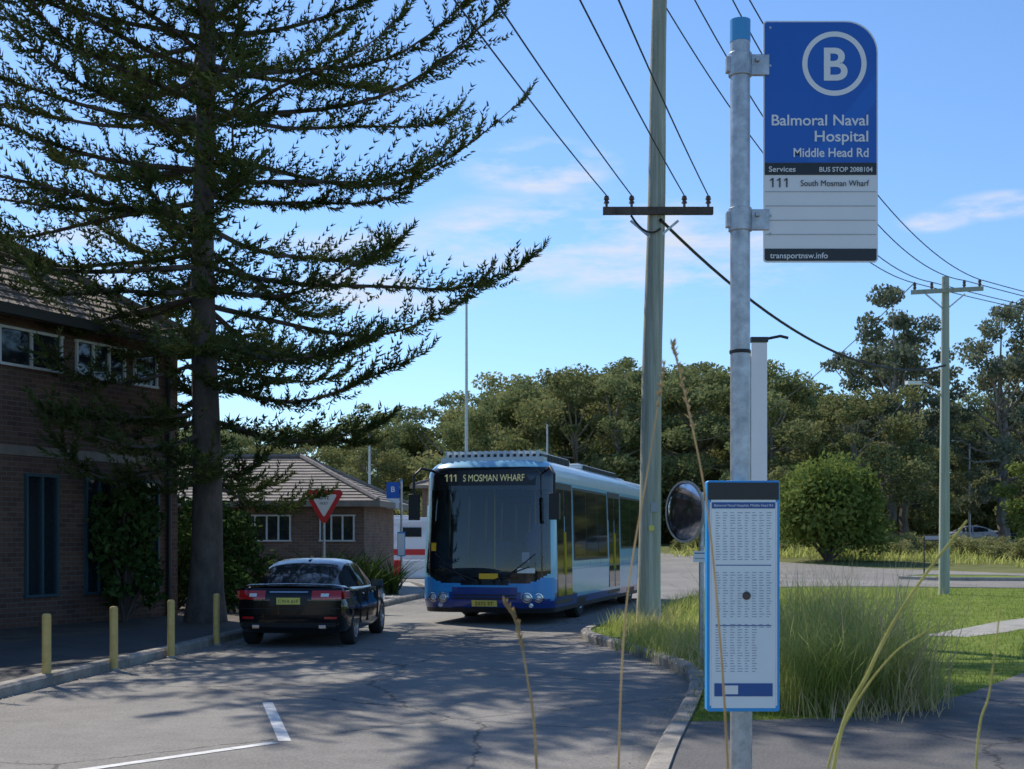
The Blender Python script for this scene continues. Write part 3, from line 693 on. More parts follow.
    for y,tt,b in zip(gy,t,bb):
        h=max(tt-.86,.02); ins=h*.50
        half=[(b,.86),(b-ins*.08,.86+h*.08),(b-ins*.4,.86+h*.4),(b-ins*.80,.86+h*.82),(b-ins*.95,.86+h*.93),(b-ins-.05,tt-.008),(b-ins-.10,tt),(b*.4,tt+.018),(0,tt+.026)]
        r=half+[(-x,z) for x,z in half[-2::-1]]; vs+=[(x,y,z) for x,z in r]
    m=len(r); fs=[];ms=[]
    for i in range(len(gy)-1):
        yc=(gy[i]+gy[i+1])/2
        for j in range(m-1):
            fs.append((i*m+j,i*m+j+1,(i+1)*m+j+1,(i+1)*m+j)); jj=min(j,m-2-j)
            g=0
            if jj in(1,2) and .95<yc<3.05 and not(1.93<yc<2.02): g=1
            if jj>=6 and (.50<yc<1.30 or 2.52<yc<3.34): g=1
            ms.append(g)
    mb.v=vs; mb.f=fs; mb.m=ms; mb.build('greenhouse',e,True)
    mb=MB()
    for s in(-1,1):
        mb.box((s*.835,.30,.825),(.07,.24,.12),'tail',Matrix.Rotation(rad(-6*s),3,'Z'))
        mb.box((s*.52,.05,.335),(.12,.08,.06),'chrome')
        mb.box((s*.66,4.27,.62),(.30,.22,.12),'lamp')
        mb.box((s*.93,2.72,.93),(.20,.10,.12),paint)
        for yy in (1.55,2.45): mb.box((s*.895,yy,.80),(.02,.17,.025),paint)
    mb.build('lamps_and_mirrors',e,False,0.02)
    mb=MB(); mb.box((0,4.44,.42),(1.0,.04,.16),'black'); mb.box((0,-.024,.733),(.37,.012,.105),'plate_y' if paint!='carwhite' else 'plate_w'); mb.build('number_plate',e,False,.004)
    text('plate_text','CWA 61F',(0,-.0315,.705),.055,'signblack',e,.30,'CENTER')
    mb=MB()
    for s in(-1,1):
        for yy in (1.30,1.98,3.02): mb.box((s*.885,yy,.60),(.045,.008,.55),'black')
    mb.box((0,1.62,1.39),(.04,.16,.03),paint)
    mb.build('seams',e)
    for s in(-1,1):
        for yy in(.92,3.58): wheel(e,s*.885,yy,.325,.21,s,10)
    return e
car('parked_car',(-3.29,20.1,0.0),rad(-3.6),'carblack',.955)
for (x,y,r,p) in [(27.5,97,70,'carblue'),(34,95,80,'carwhite'),(38,93,75,'carblack')]:
    car('parked_car',(x,y,gz(y)),rad(r),p)

def bus(loc,rz,sc=1.0):
    e=empty('bus',loc,rz,sc); HW=1.25; LEN=12.0
    zs=[.22]+list(np.arange(.27,2.74,.035))+[2.78,2.84,2.90,2.95,2.99,3.02,3.03]
    def hw(z):
        w=HW-(.03*max(0,(.5-z)/.25) if z<.5 else 0)
        if z>2.70: t=(z-2.70)/.33; w-= .26*(1-math.sqrt(max(0,1-t*t)))
        w-=.05*max(0,(z-1.1)/1.9)
        return w
    def fy(x,z,w):
        u=min(1,abs(x)/w); y=.05*u**2+.26*u**7
        if z>1.0: y+=.07*(z-1.0)**1.25
        if z<.42: y+=.06*((.42-z)/.16)
        if z>2.78: y+=.22*((z-2.78)/.25)**2
        return y
    nf=44; sidey=np.linspace(0,1,52)[1:]; rings=[]
    for z in zs:
        w=hw(z); r=[]
        for i in range(nf+1):
            x=w*(2*i/nf-1); r.append((x,fy(x,z,w),z))
        ye=fy(w,z,w); rear=LEN-(.12*max(0,(z-2.6)) )
        for s in sidey: r.append((w,ye+(rear-ye)*s,z)); 
        for i in range(1,9): r.append((w*(1-2*i/8),rear+.05*math.sin(math.pi*i/8),z))
        for s in sidey[::-1][1:]: r.append((-w,ye+(rear-ye)*s,z))
        rings.append(r)
    m=len(rings[0]); mb=MB(); 
    for k in('busblue','busclear','busnavy','busmid','buswhite','black','busglass'): mb.mi(k)
    vs=[v for r in rings for v in r]; fs=[];ms=[]
    for i in range(len(zs)-1):
        for j in range(m):
            q=(i*m+j,i*m+(j+1)%m,(i+1)*m+(j+1)%m,(i+1)*m+j); fs.append(q)
            c=[sum(vs[a][t] for a in q)/4 for t in range(3)]; x,y,z=c; mi=0
            if j<nf:
                u=abs(x)/HW
                lo=.74+.30*u**5
                if z>lo and z<2.92 and u<.955:
                    mi=6
                    if z>lo+.10 and z<2.48 and u<.90: mi=1
                elif z<.32: mi=5
                elif z<.52-.06*u: mi=2
                elif z<lo-.06 and u<.55: mi=2
                elif z>2.92: mi=0
                else: mi=3 if z<.86 else 0
            else:
                if z<.32: mi=5
                elif y<2.4 and z<.50+.4*max(0,(2.4-y)/2.4): mi=2 if z<.6 else 3
                elif z>2.66: mi=4
                elif z<.46: mi=2
                if y>10.0+ (z-1)*0.6 and z<2.66 and mi==0: mi=3
            ms.append(mi)
    fs.append(tuple(range(m))[::-1]); ms.append(5); fs.append(tuple(range((len(zs)-1)*m,len(zs)*m))); ms.append(4)
    mb.v=vs;mb.f=fs;mb.m=ms; body=mb.build('body',e,True)
    cut_arches(body,[(2.85,.48),(8.95,.48)],.58,1.25,.40,5)
    for s in(-1,1):
        for yy in(2.85,8.95): wheel(e,s*1.215,yy,.48,.28,s,0,'alloy')
    xw=hw
    mb=MB()
    def pane(s,y0,y1,z0,z1,k,off=.006):
        a0=xw(z0)+off;a1=xw(z1)+off
        vs=[(s*a0,y0,z0),(s*a0,y1,z0),(s*a1,y1,z1),(s*a1,y0,z1),(s*(a0-.03),y0,z0),(s*(a0-.03),y1,z0),(s*(a1-.03),y1,z1),(s*(a1-.03),y0,z1)]
        mb.add(vs,[(0,1,2,3),(0,4,5,1),(1,5,6,2),(2,6,7,3),(3,7,4,0)],k)
    pane(1,2.05,5.75,1.15,2.58,'black',.004); pane(1,7.45,11.4,1.35,2.58,'black',.004)
    pane(-1,.55,11.4,1.15,2.58,'black',.004)
    for (a,b) in [(2.12,3.3),(3.36,4.55),(4.61,5.68)]: pane(1,a,b,1.2,2.53,'busglass',.009)
    for (a,b) in [(7.52,8.8),(8.86,10.1),(10.16,11.3)]: pane(1,a,b,1.4,2.53,'busglass',.009)
    for i in range(8): pane(-1,.62+i*1.34,.62+i*1.34+1.28,1.2,2.53,'busglass',.009)
    for (a,b) in [(.48,1.95),(5.85,7.35)]:
        pane(1,a,b,.36,2.62,'black',.010); mid=(a+b)/2
        for (c,d2) in [(a+.08,mid-.05),(mid+.05,b-.08)]:
            pane(1,c,d2,.50,2.50,'busglass',.014)
        for xx in (mid-.03,mid+.03): pane(1,xx-.004,xx+.004,.9,1.7,'rail',.03)
    pane(1,9.9,11.4,.55,1.15,'busmid',.006)
    for i in range(6): pane(1,10.0,11.3,.60+i*.08,.63+i*.08,'black',.010)
    for yy in (3.7,4.9,7.7,9.75): pane(1,yy,yy+.012,.36,1.12,'busnavy',.004)
    pane(1,2.0,9.9,.98,1.0,'busmid',.005)
    mb.build('windows_and_doors',e)
    def fp(x,z,o=.01): return Vector((x,fy(x,z,hw(z))-o,z))
    def fpatch(x0,x1,z0,z1,k,o=.01,n=10):
        vs=[];
        for i in range(n+1):
            x=x0+(x1-x0)*i/n; vs+=[fp(x,z0,o),fp(x,z1,o)]
        mb.add(vs,[(2*i,2*i+2,2*i+3,2*i+1) for i in range(n)],k)
    mb=MB(); 
    fpatch(-.92,.92,2.56,2.84,'signblack',.012)
    fpatch(-.24,.24,.335,.45,'plate_y',.03)
    fpatch(-.1,.26,.84,.94,'orange',.016); 
    fpatch(.62,.94,.95,1.04,'plate_w',.016); fpatch(-1.06,-.95,1.35,1.5,'orange',.014)
    fpatch(.70,.84,1.15,1.33,'inkgrey',.014)
    fpatch(-1.12,-.62,.60,.70,'busmid',.012); fpatch(.62,1.12,.60,.70,'busmid',.012)
    fpatch(-.6,.6,.47,.50,'black',.015); fpatch(-.6,.6,.53,.555,'black',.015)
    fpatch(-.62,.62,.285,.315,'black',.02)
    mb.build('front_panels',e)
    mb=MB(); mb.bbox((-1.15,.28,.86),(1.15,.75,1.02),'black'); mb.bbox((-1.1,.36,.3),(1.1,8.5,.36),'interior')
    mb.box((.62,.62,1.12),(.7,.22,.20),'black',Matrix.Rotation(rad(25),3,'X'))
    mb.tube([(.62+.23*math.cos(a),.88+.10*math.sin(a),1.22+.21*math.sin(a)) for a in [2*math.pi*i/20 for i in range(21)]],.018,'black',6)
    mb.box((.62,1.55,.75),(.52,.5,.16),'seat'); mb.box((.62,1.82,1.25),(.50,.14,.9),'seat'); mb.box((.62,1.83,1.78),(.26,.10,.22),'seat')
    for s in(-1,1):
        mb.tube([(s*.42,2.3,.3),(s*.42,2.3,2.75)],.02,'rail',8); mb.tube([(s*.42,2.3,2.35),(s*.42,8,2.35)],.018,'rail',8)
        for k in range(5):
            yy=3.2+k*.95; mb.box((s*.75,yy,.85),(.8,.4,.12),'seat'); mb.box((s*.75,yy+.22,1.2),(.8,.1,.65),'seat')
    mb.bbox((-1.1,8.6,.36),(1.1,8.65,2.8),'interior')
    mb.build('interior',e,False,.02)
    mb=MB()
    for s in(-1,1):
        for (x,r) in ((.80,.080),(1.0,.07)):
            c=fp(s*x,.50,.0); mb.lathe([(0,-.035),(r*.7,-.03),(r,-.005),(r,.06)],c,(0,1,0),'lamp',20); mb.lathe([(r,-.02),(r+.02,-.018),(r+.025,.06)],c,(0,1,0),'chrome',20)
        c=fp(s*.86,.36,.0); mb.lathe([(0,-.02),(.045,-.015),(.05,.03)],c,(0,1,0),'lamp',14)
        a=fp(s*.12,.80,.03);b=fp(s*.85,1.07,.035); mb.tube([a,b],.014,'black',5)
        a=fp(s*.35,.82,.04);b=fp(s*.95,1.30,.04); mb.tube([a,b],.012,'black',5)
        x=s*1.20; mb.tube([(x*.90,.36,2.84),(s*1.22,.05,2.88),(s*1.33,-.08,2.74),(s*1.33,-.08,2.4)],.026,'black',7)
        mb.box((s*1.33,-.06,2.16),(.19,.12,.48),'black'); mb.box((s*1.33,.003,2.16),(.16,.012,.42),'chrome')
    mb.build('lamps_wipers_mirrors',e,True,.012)
    mb=MB(); yy0=fy(0,2.7,1.2)-.022; mb.ones(-.76,yy0,2.635,.13,'led',.085); mb.build('destination_number',e)
    t=text('destination_text','S MOSMAN WHARF',(.14,fy(0,2.7,1.2)-.020,2.635),.13,'led',e,1.20,'CENTER'); t.rotation_euler=(rad(90-5),0,0)
    text('plate_text','2372 ST',(0,-.034,.36),.065,'signblack',e,.36,'CENTER')
    mb=MB(); mb.bbox((-.85,.9,3.02),(.85,3.6,3.22),'buswhite'); mb.bbox((-.95,4.2,3.02),(.95,8.6,3.17),'buswhite'); mb.bbox((-.7,9.4,3.02),(.7,11.2,3.14),'buswhite'); mb.build('roof_pod',e,False,.07)
    mb=MB()
    mb.bbox((-.98,.48,3.0),(.98,.86,3.10),'buswhite')
    for i in range(15): mb.bbox((-.90+i*.125,.50,3.08),(-.86+i*.125,1.2,3.22),'buswhite')
    mb.bbox((-.92,.62,3.101),(.92,1.15,3.16),'black')
    for i in range(30): mb.bbox((.951,4.4+i*.14,3.05),(.97,4.47+i*.14,3.14),'black')
    for i in range(17): mb.bbox((.851,1.25+i*.13,3.06),(.87,1.31+i*.13,3.19),'black')
    mb.build('roof_grilles',e)
    return e
bus((-.52,25.75,0.0),rad(-14.3),1.03)

def van(name,loc,rz):
    e=empty(name,loc,rz); mb=MB()
    prof=[(0,.35),(0,2.1),(.1,2.35),(3.6,2.4),(4.0,2.25),(4.6,1.45),(5.2,1.2),(5.3,.8),(5.3,.35)]
    n=len(prof); vs=[(s*.95*(1 if z<1.4 else .92),y,z) for s in(-1,1) for y,z in prof]
    mb.add(vs,[tuple(range(n)),tuple(range(n,2*n))[::-1]]+[(i,(i+1)%n,(i+1)%n+n,i+n) for i in range(n)],'carwhite'); mb.build('body',e,False,.06)
    mb=MB(); mb.box((0,-.01,1.7),(1.4,.03,.5),'glass')
    for s in(-1,1): mb.box((s*.93,3.9,1.7),(.03,.7,.45),'glass'); mb.box((s*.93,1.2,1.75),(.03,.9,.4),'glass'); mb.box((s*.955,2.2,.9),(.02,3.6,.25),'red'); mb.box((s*.8,-.02,1.1),(.14,.04,.4),'tail')
    mb.build('glazing_and_trim',e)
    for s in(-1,1):
        for y in(.9,4.3): wheel(e,s*.93,y,.34,.22,s,0)
    return e
van('white_van',(-5.6,59,gz(59)),rad(-84))
van('white_van',(-8.5,66,gz(66)),rad(-88))
e=empty('safety_barrier',(-3.6,54,gz(54)))
mb=MB()
for i in range(5):
    x=-1.2+i*.95; mb.box((x,0,.42),(.9,.14,.62),'red' if i%2==0 else 'signwhite'); mb.box((x,0,.08),(.9,.42,.14),'red' if i%2==0 else 'signwhite')
mb.build('barrier_blocks',e,False,.03)

# ------------------------------------------------------------------ poles & wires
pA=Vector((2.28,23.0,0.1))
e=empty('utility_pole',pA); mb=MB()
zz=np.linspace(-.2,12.4,16); mb.tube([(0.02*z+.012*math.sin(z*1.1),0,z) for z in zz],[.195-.0065*max(0,z) for z in zz],'pole',18); mb.build('pole',e,True)
mb=MB(); cz=7.0; mb.box((.16,-.18,cz),(1.84,.10,.12),'bark')
mb.box((.3,-.10,cz-.32),(.55,.02,.04),'galv',Matrix.Rotation(rad(-40),3,'Y')); mb.box((-.08,-.10,cz-.32),(.55,.02,.04),'galv',Matrix.Rotation(rad(40),3,'Y'))
att=[-.70,-.28,.60,1.0]
for a in att:
    mb.lathe([(0,.20),(.035,.19),(.05,.13),(.03,.12),(.05,.07),(.025,.06),(.02,0)],(a,-.18,cz+.06),(0,0,1),'insul',12)
mb.box((.24,-.17,11.2),(1.6,.10,.12),'pole')
mb.build('crossarms',e)
mb=MB(); mb.box((.10,-.20,2.05),(.12,.01,.16),'signgrey'); mb.box((.05,-.198,1.7),(.09,.01,.09),'plate_y'); mb.tube([(.20,-.02,0),(.18,-.02,2.6)],.03,'galv',8); mb.build('pole_tags',e)
pB=Vector((11.9,37.6,0.1)); e=empty('utility_pole',pB); mb=MB()
mb.tube([(0.004*z,0,z) for z in (-.2,2,4,6,8.75)],[.15,.14,.13,.12,.10],'polelamp',14); mb.build('pole',e,True)
mb=MB(); R=Matrix.Rotation(rad(-18),3,'Z')
mb.box((.04,-.12,8.35),(1.9,.10,.11),'polelamp',R)
for a in (-.85,-.4,.45,.85):
    p=R@Vector((a,0,0)); mb.lathe([(0,.20),(.035,.19),(.05,.13),(.03,.12),(.05,.07),(.02,0)],(p.x+.04,p.y-.12,8.4),(0,0,1),'insul',10)
mb.box((.3,-.02,8.05),(.7,.02,.04),'galv',Matrix.Rotation(rad(-40),3,'Y')); mb.box((-.25,-.02,8.05),(.7,.02,.04),'galv',Matrix.Rotation(rad(40),3,'Y'))
mb.build('crossarm',e)
mb=MB(); mb.tube([(-.1,0,5.5),(-.4,-.1,5.72),(-.75,-.2,5.8)],.03,'galv',8); mb.box((-.92,-.24,5.80),(.42,.16,.09),'signwhite',Matrix.Rotation(rad(14),3,'Z')); mb.build('lamp_arm',e,True)
def wire(mb,a,b,sag,r=.012,n=26):
    a=Vector(a);b=Vector(b); pts=[a.lerp(b,i/n)-Vector((0,0,4*sag*(i/n)*(1-i/n))) for i in range(n+1)]; mb.tube(pts,r,'wire',5,False)
e=empty('power_lines'); mb=MB()
cx,cy=-5.6,-8.0
for a in att:
    wire(mb,(pA.x+a,22.83,7.36),(cx+a*1.05,cy,8.6),.55,.011)
for a in(-.6,.05,.75):
    wire(mb,(pA.x+.24+a,22.83,11.5),(cx+a+1,cy,12.5),.5,.011)
for a,ab,s in ((-.5,-.85,1.1),(.1,-.4,1.2),(.75,.45,1.25),(1.0,.85,1.0)):
    p=R@Vector((ab,0,0)); wire(mb,(pA.x+.24+a,22.83,11.45),(pB.x+p.x+.04,pB.y+p.y-.12,8.7),s,.013)
wire(mb,(pA.x+.2,22.8,6.95),(pB.x,pB.y-.1,6.4),.95,.028)
wire(mb,(pA.x+.2,22.8,6.80),(pA.x-.6+.3,22.7,7.0),.15,.02)
for ab in(-.85,-.4,.45,.85):
    p=R@Vector((ab,0,0)); wire(mb,(pB.x+p.x+.04,pB.y+p.y-.12,8.7),(40+ab,60,10.5),.8,.013)
wire(mb,(pB.x-.8,pB.y,8.7),(12.5,96,8.6),1.2,.015)
mb.build('wires',e)
for (x,y,h,nm) in ((-2.0,60,12.1,'lamp_pole'),(2.2,85,8.9,'lamp_pole'),(-7.3,70,7.0,'lamp_pole')):
    e=empty(nm,(x,y,gz(y))); mb=MB(); mb.tube([(0,0,0),(0,0,h*.5),(0,0,h-gz(y))],[.09,.07,.05],'galv',8)
    mb.box((0,0,.1),(.3,.3,.2),'concrete'); mb.tube([(0,0,h-gz(y)-.1),(0,0,h-gz(y)+.1)],.07,'darktrim',8); mb.build('pole',e)
e=empty('street_lamp',(31.5,94,gz(94))); mb=MB(); mb.tube([(0,0,0),(0,0,7)],[.09,.06],'galv',8); mb.tube([(0,0,6.9),(-.6,0,7.2),(-1.2,0,7.2)],.04,'galv',6); mb.box((-1.4,0,7.2),(.6,.2,.1),'galv'); mb.build('pole_and_head',e)

# ------------------------------------------------------------------ bollards
for (x,y) in ((-5.13,15.05),(-4.87,16.7),(-4.62,18.5),(-4.48,20.7)):
    e=empty('bollard',(x,y,0.0)); mb=MB(); mb.lathe([(0,.79),(.035,.787),(.048,.77),(.05,.75),(.05,0)],(0,0,0),(0,0,1),'yellow',18)
    mb.lathe([(.05,.03),(.075,.02),(.08,0)],(0,0,0),(0,0,1),'kerbm',12); mb.build('post',e,True)

# ------------------------------------------------------------------ give way sign
e=empty('give_way_sign',(-4.27,31.0,0.1)); mb=MB(); mb.tube([(0,.03,-.1),(0,.03,2.75)],.03,'galv',10); mb.build('post',e,True)
def tri(mb,c,r,y,k,cut=.10,th=.004):
    pts=[]
    for a in(90+180,30,150):
        p=Vector((math.cos(rad(a)),math.sin(rad(a))))*r
        for da in(-1,1):
            t=Vector((-math.sin(rad(a)),math.cos(rad(a))))*r*cut*da; q=p*(1-cut*.6)+t; pts.append(q)
    pts.sort(key=lambda p:math.atan2(p.y,p.x))
    n=len(pts); mb.add([(c[0]+p.x,y,c[1]+p.y) for p in pts]+[(c[0]+p.x,y+th,c[1]+p.y) for p in pts],[tuple(range(n)),tuple(range(n,2*n))]+[(i,(i+1)%n,(i+1)%n+n,i+n) for i in range(n)],k)
mb=MB(); tri(mb,(0,2.36),.50,0,'red'); tri(mb,(0,2.36),.33,-.004,'signwhite',.06,.003); mb.build('sign_face',e)
text('sign_text','GIVE',(0,-.006,2.42),.07,'signblack',e,.24,'CENTER'); text('sign_text','WAY',(0,-.006,2.30),.07,'signblack',e,.19,'CENTER')

# ------------------------------------------------------------------ far bus stop sign
e=empty('bus_stop_sign',(-3.40,42.0,0.1)); mb=MB(); mb.tube([(0,0,-.1),(0,0,3.3)],.035,'galv',10); mb.tube([(0,0,3.3),(0,0,3.36)],.036,'capblue',10)
mb.bbox((-.46,-.01,2.78),(-.07,.01,3.28),'signblue'); mb.bbox((-.46,-.01,2.45),(-.07,.01,2.778),'signwhite'); mb.bbox((-.07,-.015,3.1),(0,.015,3.15),'galv'); mb.bbox((-.07,-.015,2.6),(0,.015,2.65),'galv')
mb.bbox((-.12,-.08,1.0),(.12,-.04,1.75),'framblue'); mb.bbox((-.10,-.085,1.03),(.10,-.0805,1.7),'paper')
mb.build('post_and_flag',e)
text('sign_letter','B',(-.265,-.014,2.98),.17,'signwhite',e,None,'CENTER',bold=.004)

# ------------------------------------------------------------------ main bus stop sign
PX=.752; e=empty('bus_stop_sign',(PX,4.5,0.11)); b0=-.11
mb=MB(); r=.0325; mb.tube([(0,0,-.1)]+[(0.0,0,z) for z in(.5,1,2,3,3.24+b0)],r,'galv',28,True); mb.tube([(0,0,3.2402+b0),(0,0,3.312+b0)],r+.0012,'capblue',28); 
mb.build('post',e,True)
mb=MB()
for z in(3.165,2.655):
    z+=b0
    mb.lathe([(r+.0005,-.038),(r+.006,-.038),(r+.006,.038),(r+.0005,.038)],(0,0,z),(0,0,1),'galv',28)
    mb.bbox((.030,-.008,z-.034),(.095,.010,z+.034),'galv'); mb.box((.055,-.012,z+.015),(.014,.014,.014),'galv'); mb.box((-.037,-.0,z),(.02,.03,.05),'galv')
mb.lathe([(r+.0004,-.006),(r+.003,-.006),(r+.003,.006),(r+.0004,.006)],(0,0,2.22+b0),(0,0,1),'black',28)
mb.build('brackets',e,False,.002)
sx0=.831-PX; sx1=1.203-PX; zt=3.308+b0; zb=2.518+b0; rr=.105
def rpoly(mb,x0,x1,z0,z1,y0,y1,k,rtr=0,rtl=0,rbr=0,rbl=0):
    pts=[]
    def arc(cx,cz,r,a0,a1):
        if r<=0: pts.append((cx,cz)); return
        for i in range(11): a=rad(a0+(a1-a0)*i/10); pts.append((cx+r*math.cos(a),cz+r*math.sin(a)))
    arc(x1-rtr,z1-rtr,rtr,0,90); arc(x0+rtl,z1-rtl,rtl,90,180); arc(x0+rbl,z0+rbl,rbl,180,270); arc(x1-rbr,z0+rbr,rbr,270,360)
    n=len(pts); mb.add([(x,y0,z) for x,z in pts]+[(x,y1,z) for x,z in pts],[tuple(range(n)),tuple(range(n,2*n))[::-1]]+[(i,(i+1)%n,(i+1)%n+n,i+n) for i in range(n)],k)
mb=MB(); rpoly(mb,sx0-.003,sx1+.003,zb-.003,zt+.003,0,.004,'signwhite',rr,.012,.012,.012); mb.build('plate',e)
zb1=2.843+b0; zb2=2.803+b0; zb3=2.560+b0
mb=MB(); rpoly(mb,sx0+.002,sx1-.002,zb1,zt-.002,-.0022,-.0002,'signblue',rr-.002,.008); 
mb.bbox((sx0+.002,-.0022,zb2),(sx1-.002,-.0002,zb1-.0008),'signblack'); rpoly(mb,sx0+.002,sx1-.002,zb+.002,zb3,-.0022,-.0002,'signblack',0,0,.008,.008)
mb.add([(sx0+.14,-.0026,zb1+.002),(sx0+.20,-.0026,zb1+.002),(sx1-.004,-.0026,zb1+.20),(sx1-.004,-.0026,zb1+.29)],[(0,1,2,3)],'signblue2')
for i in range(4):
    z=zb3+.046+i*.047; mb.bbox((sx0+.004,-.0022,z),(sx1-.004,-.0002,z+.0016),'signgrey')
mb.ones(.857-PX,-.0036,2.762+b0,.030,'signblack',.023)
mb.build('sign_graphics',e)
ccx=(1.062)-PX; ccz=3.169+b0
mb=MB(); n=64; ro,ri=.106,.089
vs=[(ccx+R0*math.cos(2*math.pi*i/n),-.0032,ccz+R0*math.sin(2*math.pi*i/n)) for R0 in(ro,ri) for i in range(n)]
mb.add(vs,[(i,(i+1)%n,(i+1)%n+n,i+n) for i in range(n)],'signwhite')
mb.build('ring',e)
text('sign_text','B',(ccx,-.0034,ccz-.053),.108,'signwhite',e,.078,'CENTER',bold=.003)
xr=1.176-PX
def T(s,z,h,w,k='signwhite',al='RIGHT',x=None,b=.0006): 
    text('sign_text',s,(xr if x is None else x,-.0036,z+b0),h,k,e,w,al,bold=b)
T('Balmoral Naval',2.966,.036,.318); T('Hospital',2.913,.036,.176); T('Middle Head Rd',2.862,.030,.247)
T('Services',2.813,.018,.088,'signwhite','LEFT',.845-PX,.0002); T('BUS STOP 2088104',2.813,.016,.175,'signwhite','RIGHT',1.188-PX,.0002)
T('South Mosman Wharf',2.766,.020,.225,'signblack','LEFT',.95-PX,.0)
T('transportnsw.info',2.528,.019,.19,'signwhite','LEFT',.85-PX,.0002)
mb=MB()
for (x,z) in ((sx0+.02,zt-.02),(sx0+.02,zb+.09),(sx0+.02,zt-.145),(sx0+.02,zb+.15)): mb.lathe([(0,-.004),(.004,-.0035),(.005,-.0005)],(x,0,z),(0,1,0),'galv',10)
mb.build('rivets',e)
t=empty('timetable_case',(PX,4.5,0.11)); x0=.630-PX;x1=.866-PX; z0=1.045+b0; z1=1.792+b0
mb=MB(); rpoly(mb,x0,x1,z0,z1,-.085,-.035,'framblue',.008,.008,.008,.008); mb.build('case',t,False,.003)
mb=MB(); mb.bbox((x0+.014,-.088,z0+.012),(x1-.014,-.0851,z1-.016),'paper'); 
mb.bbox((x0+.004,-.0895,z1-.062),(x1-.004,-.0853,z1-.006),'signblack'); mb.bbox((-.02,-.035,z0+.1),(.02,-.03,z1-.1),'galv')
mb.bbox((x0+.016,-.0905,z1-.090),(x1-.016,-.0882,z1-.070),'inkblue'); mb.bbox((x0+.024,-.090,z0+.05),(x1-.024,-.0882,z0+.092),'inkblue')
mb.bbox((x0+.05,-.0905,z0+.057),(x0+.10,-.0902,z0+.085),'signwhite')
mb.bbox((x0+.009,-.0885,z0+.02),(x0+.0135,-.084,z1-.07),'signwhite'); mb.bbox((x1-.0135,-.0885,z0+.02),(x1-.009,-.084,z1-.07),'signwhite')
mb.build('panel',t)
mb=MB(); rg=np.random.default_rng(2)
for c in range(8):
    xx=x0+.028+c*.0235
    for r_ in range(62):
        z=z1-.105-r_*.0084
        if z<z0+.10 or 19<=r_<=22 or r_ in(41,42): continue
        if c>5 and r_>44: continue
        w=.008+.009*rg.uniform()
        mb.bbox((xx,-.0886,z),(xx+w,-.0881,z+.0022),'inkgrey')
for z in (z1-.275,z1-.47): mb.bbox((x0+.028,-.0887,z),(x1-.028,-.0881,z+.003),'inkblue')
mb.build('printed_lines',t)
mb=MB(); mb.lathe([(0,-.012),(.009,-.010),(.013,-.004),(.014,0)],(.006,-.088,1.42+b0),(0,1,0),'bark',12); mb.build('latch',t)
text('case_text','Balmoral Naval Hospital, Middle Head Rd',(x0+.022,-.0908,z1-.084),.0085,'signwhite',t,.19,'LEFT')

# ------------------------------------------------------------------ white marker sign behind, convex mirror
e=empty('street_sign',(1.262,7.0,0.11)); mb=MB(); mb.tube([(-.045,.03,-.1),(-.045,.03,2.45)],.020,'galv',12); mb.bbox((-.036,-.012,1.45),(.044,-.0,2.50),'signwhite'); mb.bbox((-.038,-.014,2.505),(.05,.03,2.53),'signblack'); mb.tube([(.02,.03,2.52),(.12,.03,2.54),(.16,.03,2.53)],.008,'darktrim',6); mb.build('post_and_panel',e)
e=empty('traffic_mirror',(2.22,16.0,0.11)); mb=MB(); mb.tube([(0,0,-.1),(0,0,2.05)],.03,'galv',12); mb.tube([(0,0,1.85),(-.12,.03,1.83)],.02,'galv',8); mb.build('post',e,True)
ax=Vector((.86,.51,.0)).normalized(); c=Vector((-.17,-.05,1.82)); mb=MB()
mb.lathe([(0,.10),(.15,.085),(.27,.05),(.335,.0),(.345,-.02)],c,ax,'mirrorback',36)
mb.lathe([(.345,-.018),(.362,-.024),(.362,-.05),(.335,-.052)],c,ax,'mirrorback',36)
mb.lathe([(.336,-.040),(.28,-.060),(.2,-.078),(.1,-.09),(0,-.094)],c,ax,'chrome',36); mb.build('mirror_dish',e,True)
mb=MB(); mb.bbox((-.10,-.04,1.23),(.07,-.032,1.36),'signwhite'); mb.bbox((-.085,-.043,1.33),(.055,-.0405,1.342),'inkblue'); mb.bbox((-.085,-.043,1.27),(.03,-.0405,1.28),'inkgrey'); mb.build('notice_plate',e)
for (x,y) in((16.0,53.0),):
    e=empty('direction_sign',(x,y,gz(y))); mb=MB(); mb.tube([(0,0,0),(0,0,1.6)],.03,'darktrim',8); mb.box((.35,-.02,1.62),(.7,.03,.22),'darktrim'); mb.bbox((.02,-.04,1.55),(.68,-.036,1.69),'signgrey'); mb.build('post_and_plate',e)

# ------------------------------------------------------------------ planting near the brick buildings
def strap(name,loc,n,h,seed,k='shrub'):
    rng=np.random.default_rng(seed); e=empty(name,loc)
    V=blades_np(rng,rng.normal(0,.08,n),rng.normal(0,.08,n),np.zeros(n),h*rng.uniform(.6,1.1,n),np.full(n,.07),rng.uniform(.2,1.0,n),5,rng.uniform(.1,.5,n))
    np_mesh('leaves',V,4,k,e); mb=MB(); mb.tube([(0,0,-.1),(0,0,h*.25)],[.12,.07],'bark',8); mb.build('stem',e); return e
for i,(x,y,h) in enumerate([(-3.75,35.5,1.4),(-4.6,36.2,1.6),(-3.3,37.5,1.2),(-4.2,37.8,1.5),(-5.2,36.5,1.5)]): strap('flax_plant',(x,y,.1),90,h,40+i)
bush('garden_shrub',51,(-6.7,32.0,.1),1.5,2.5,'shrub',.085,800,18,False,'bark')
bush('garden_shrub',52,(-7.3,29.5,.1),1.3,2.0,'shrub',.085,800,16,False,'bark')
bush('garden_shrub',53,(-8.5,34.5,.1),1.8,2.9,'shrub',.10,600,18,False,'bark')
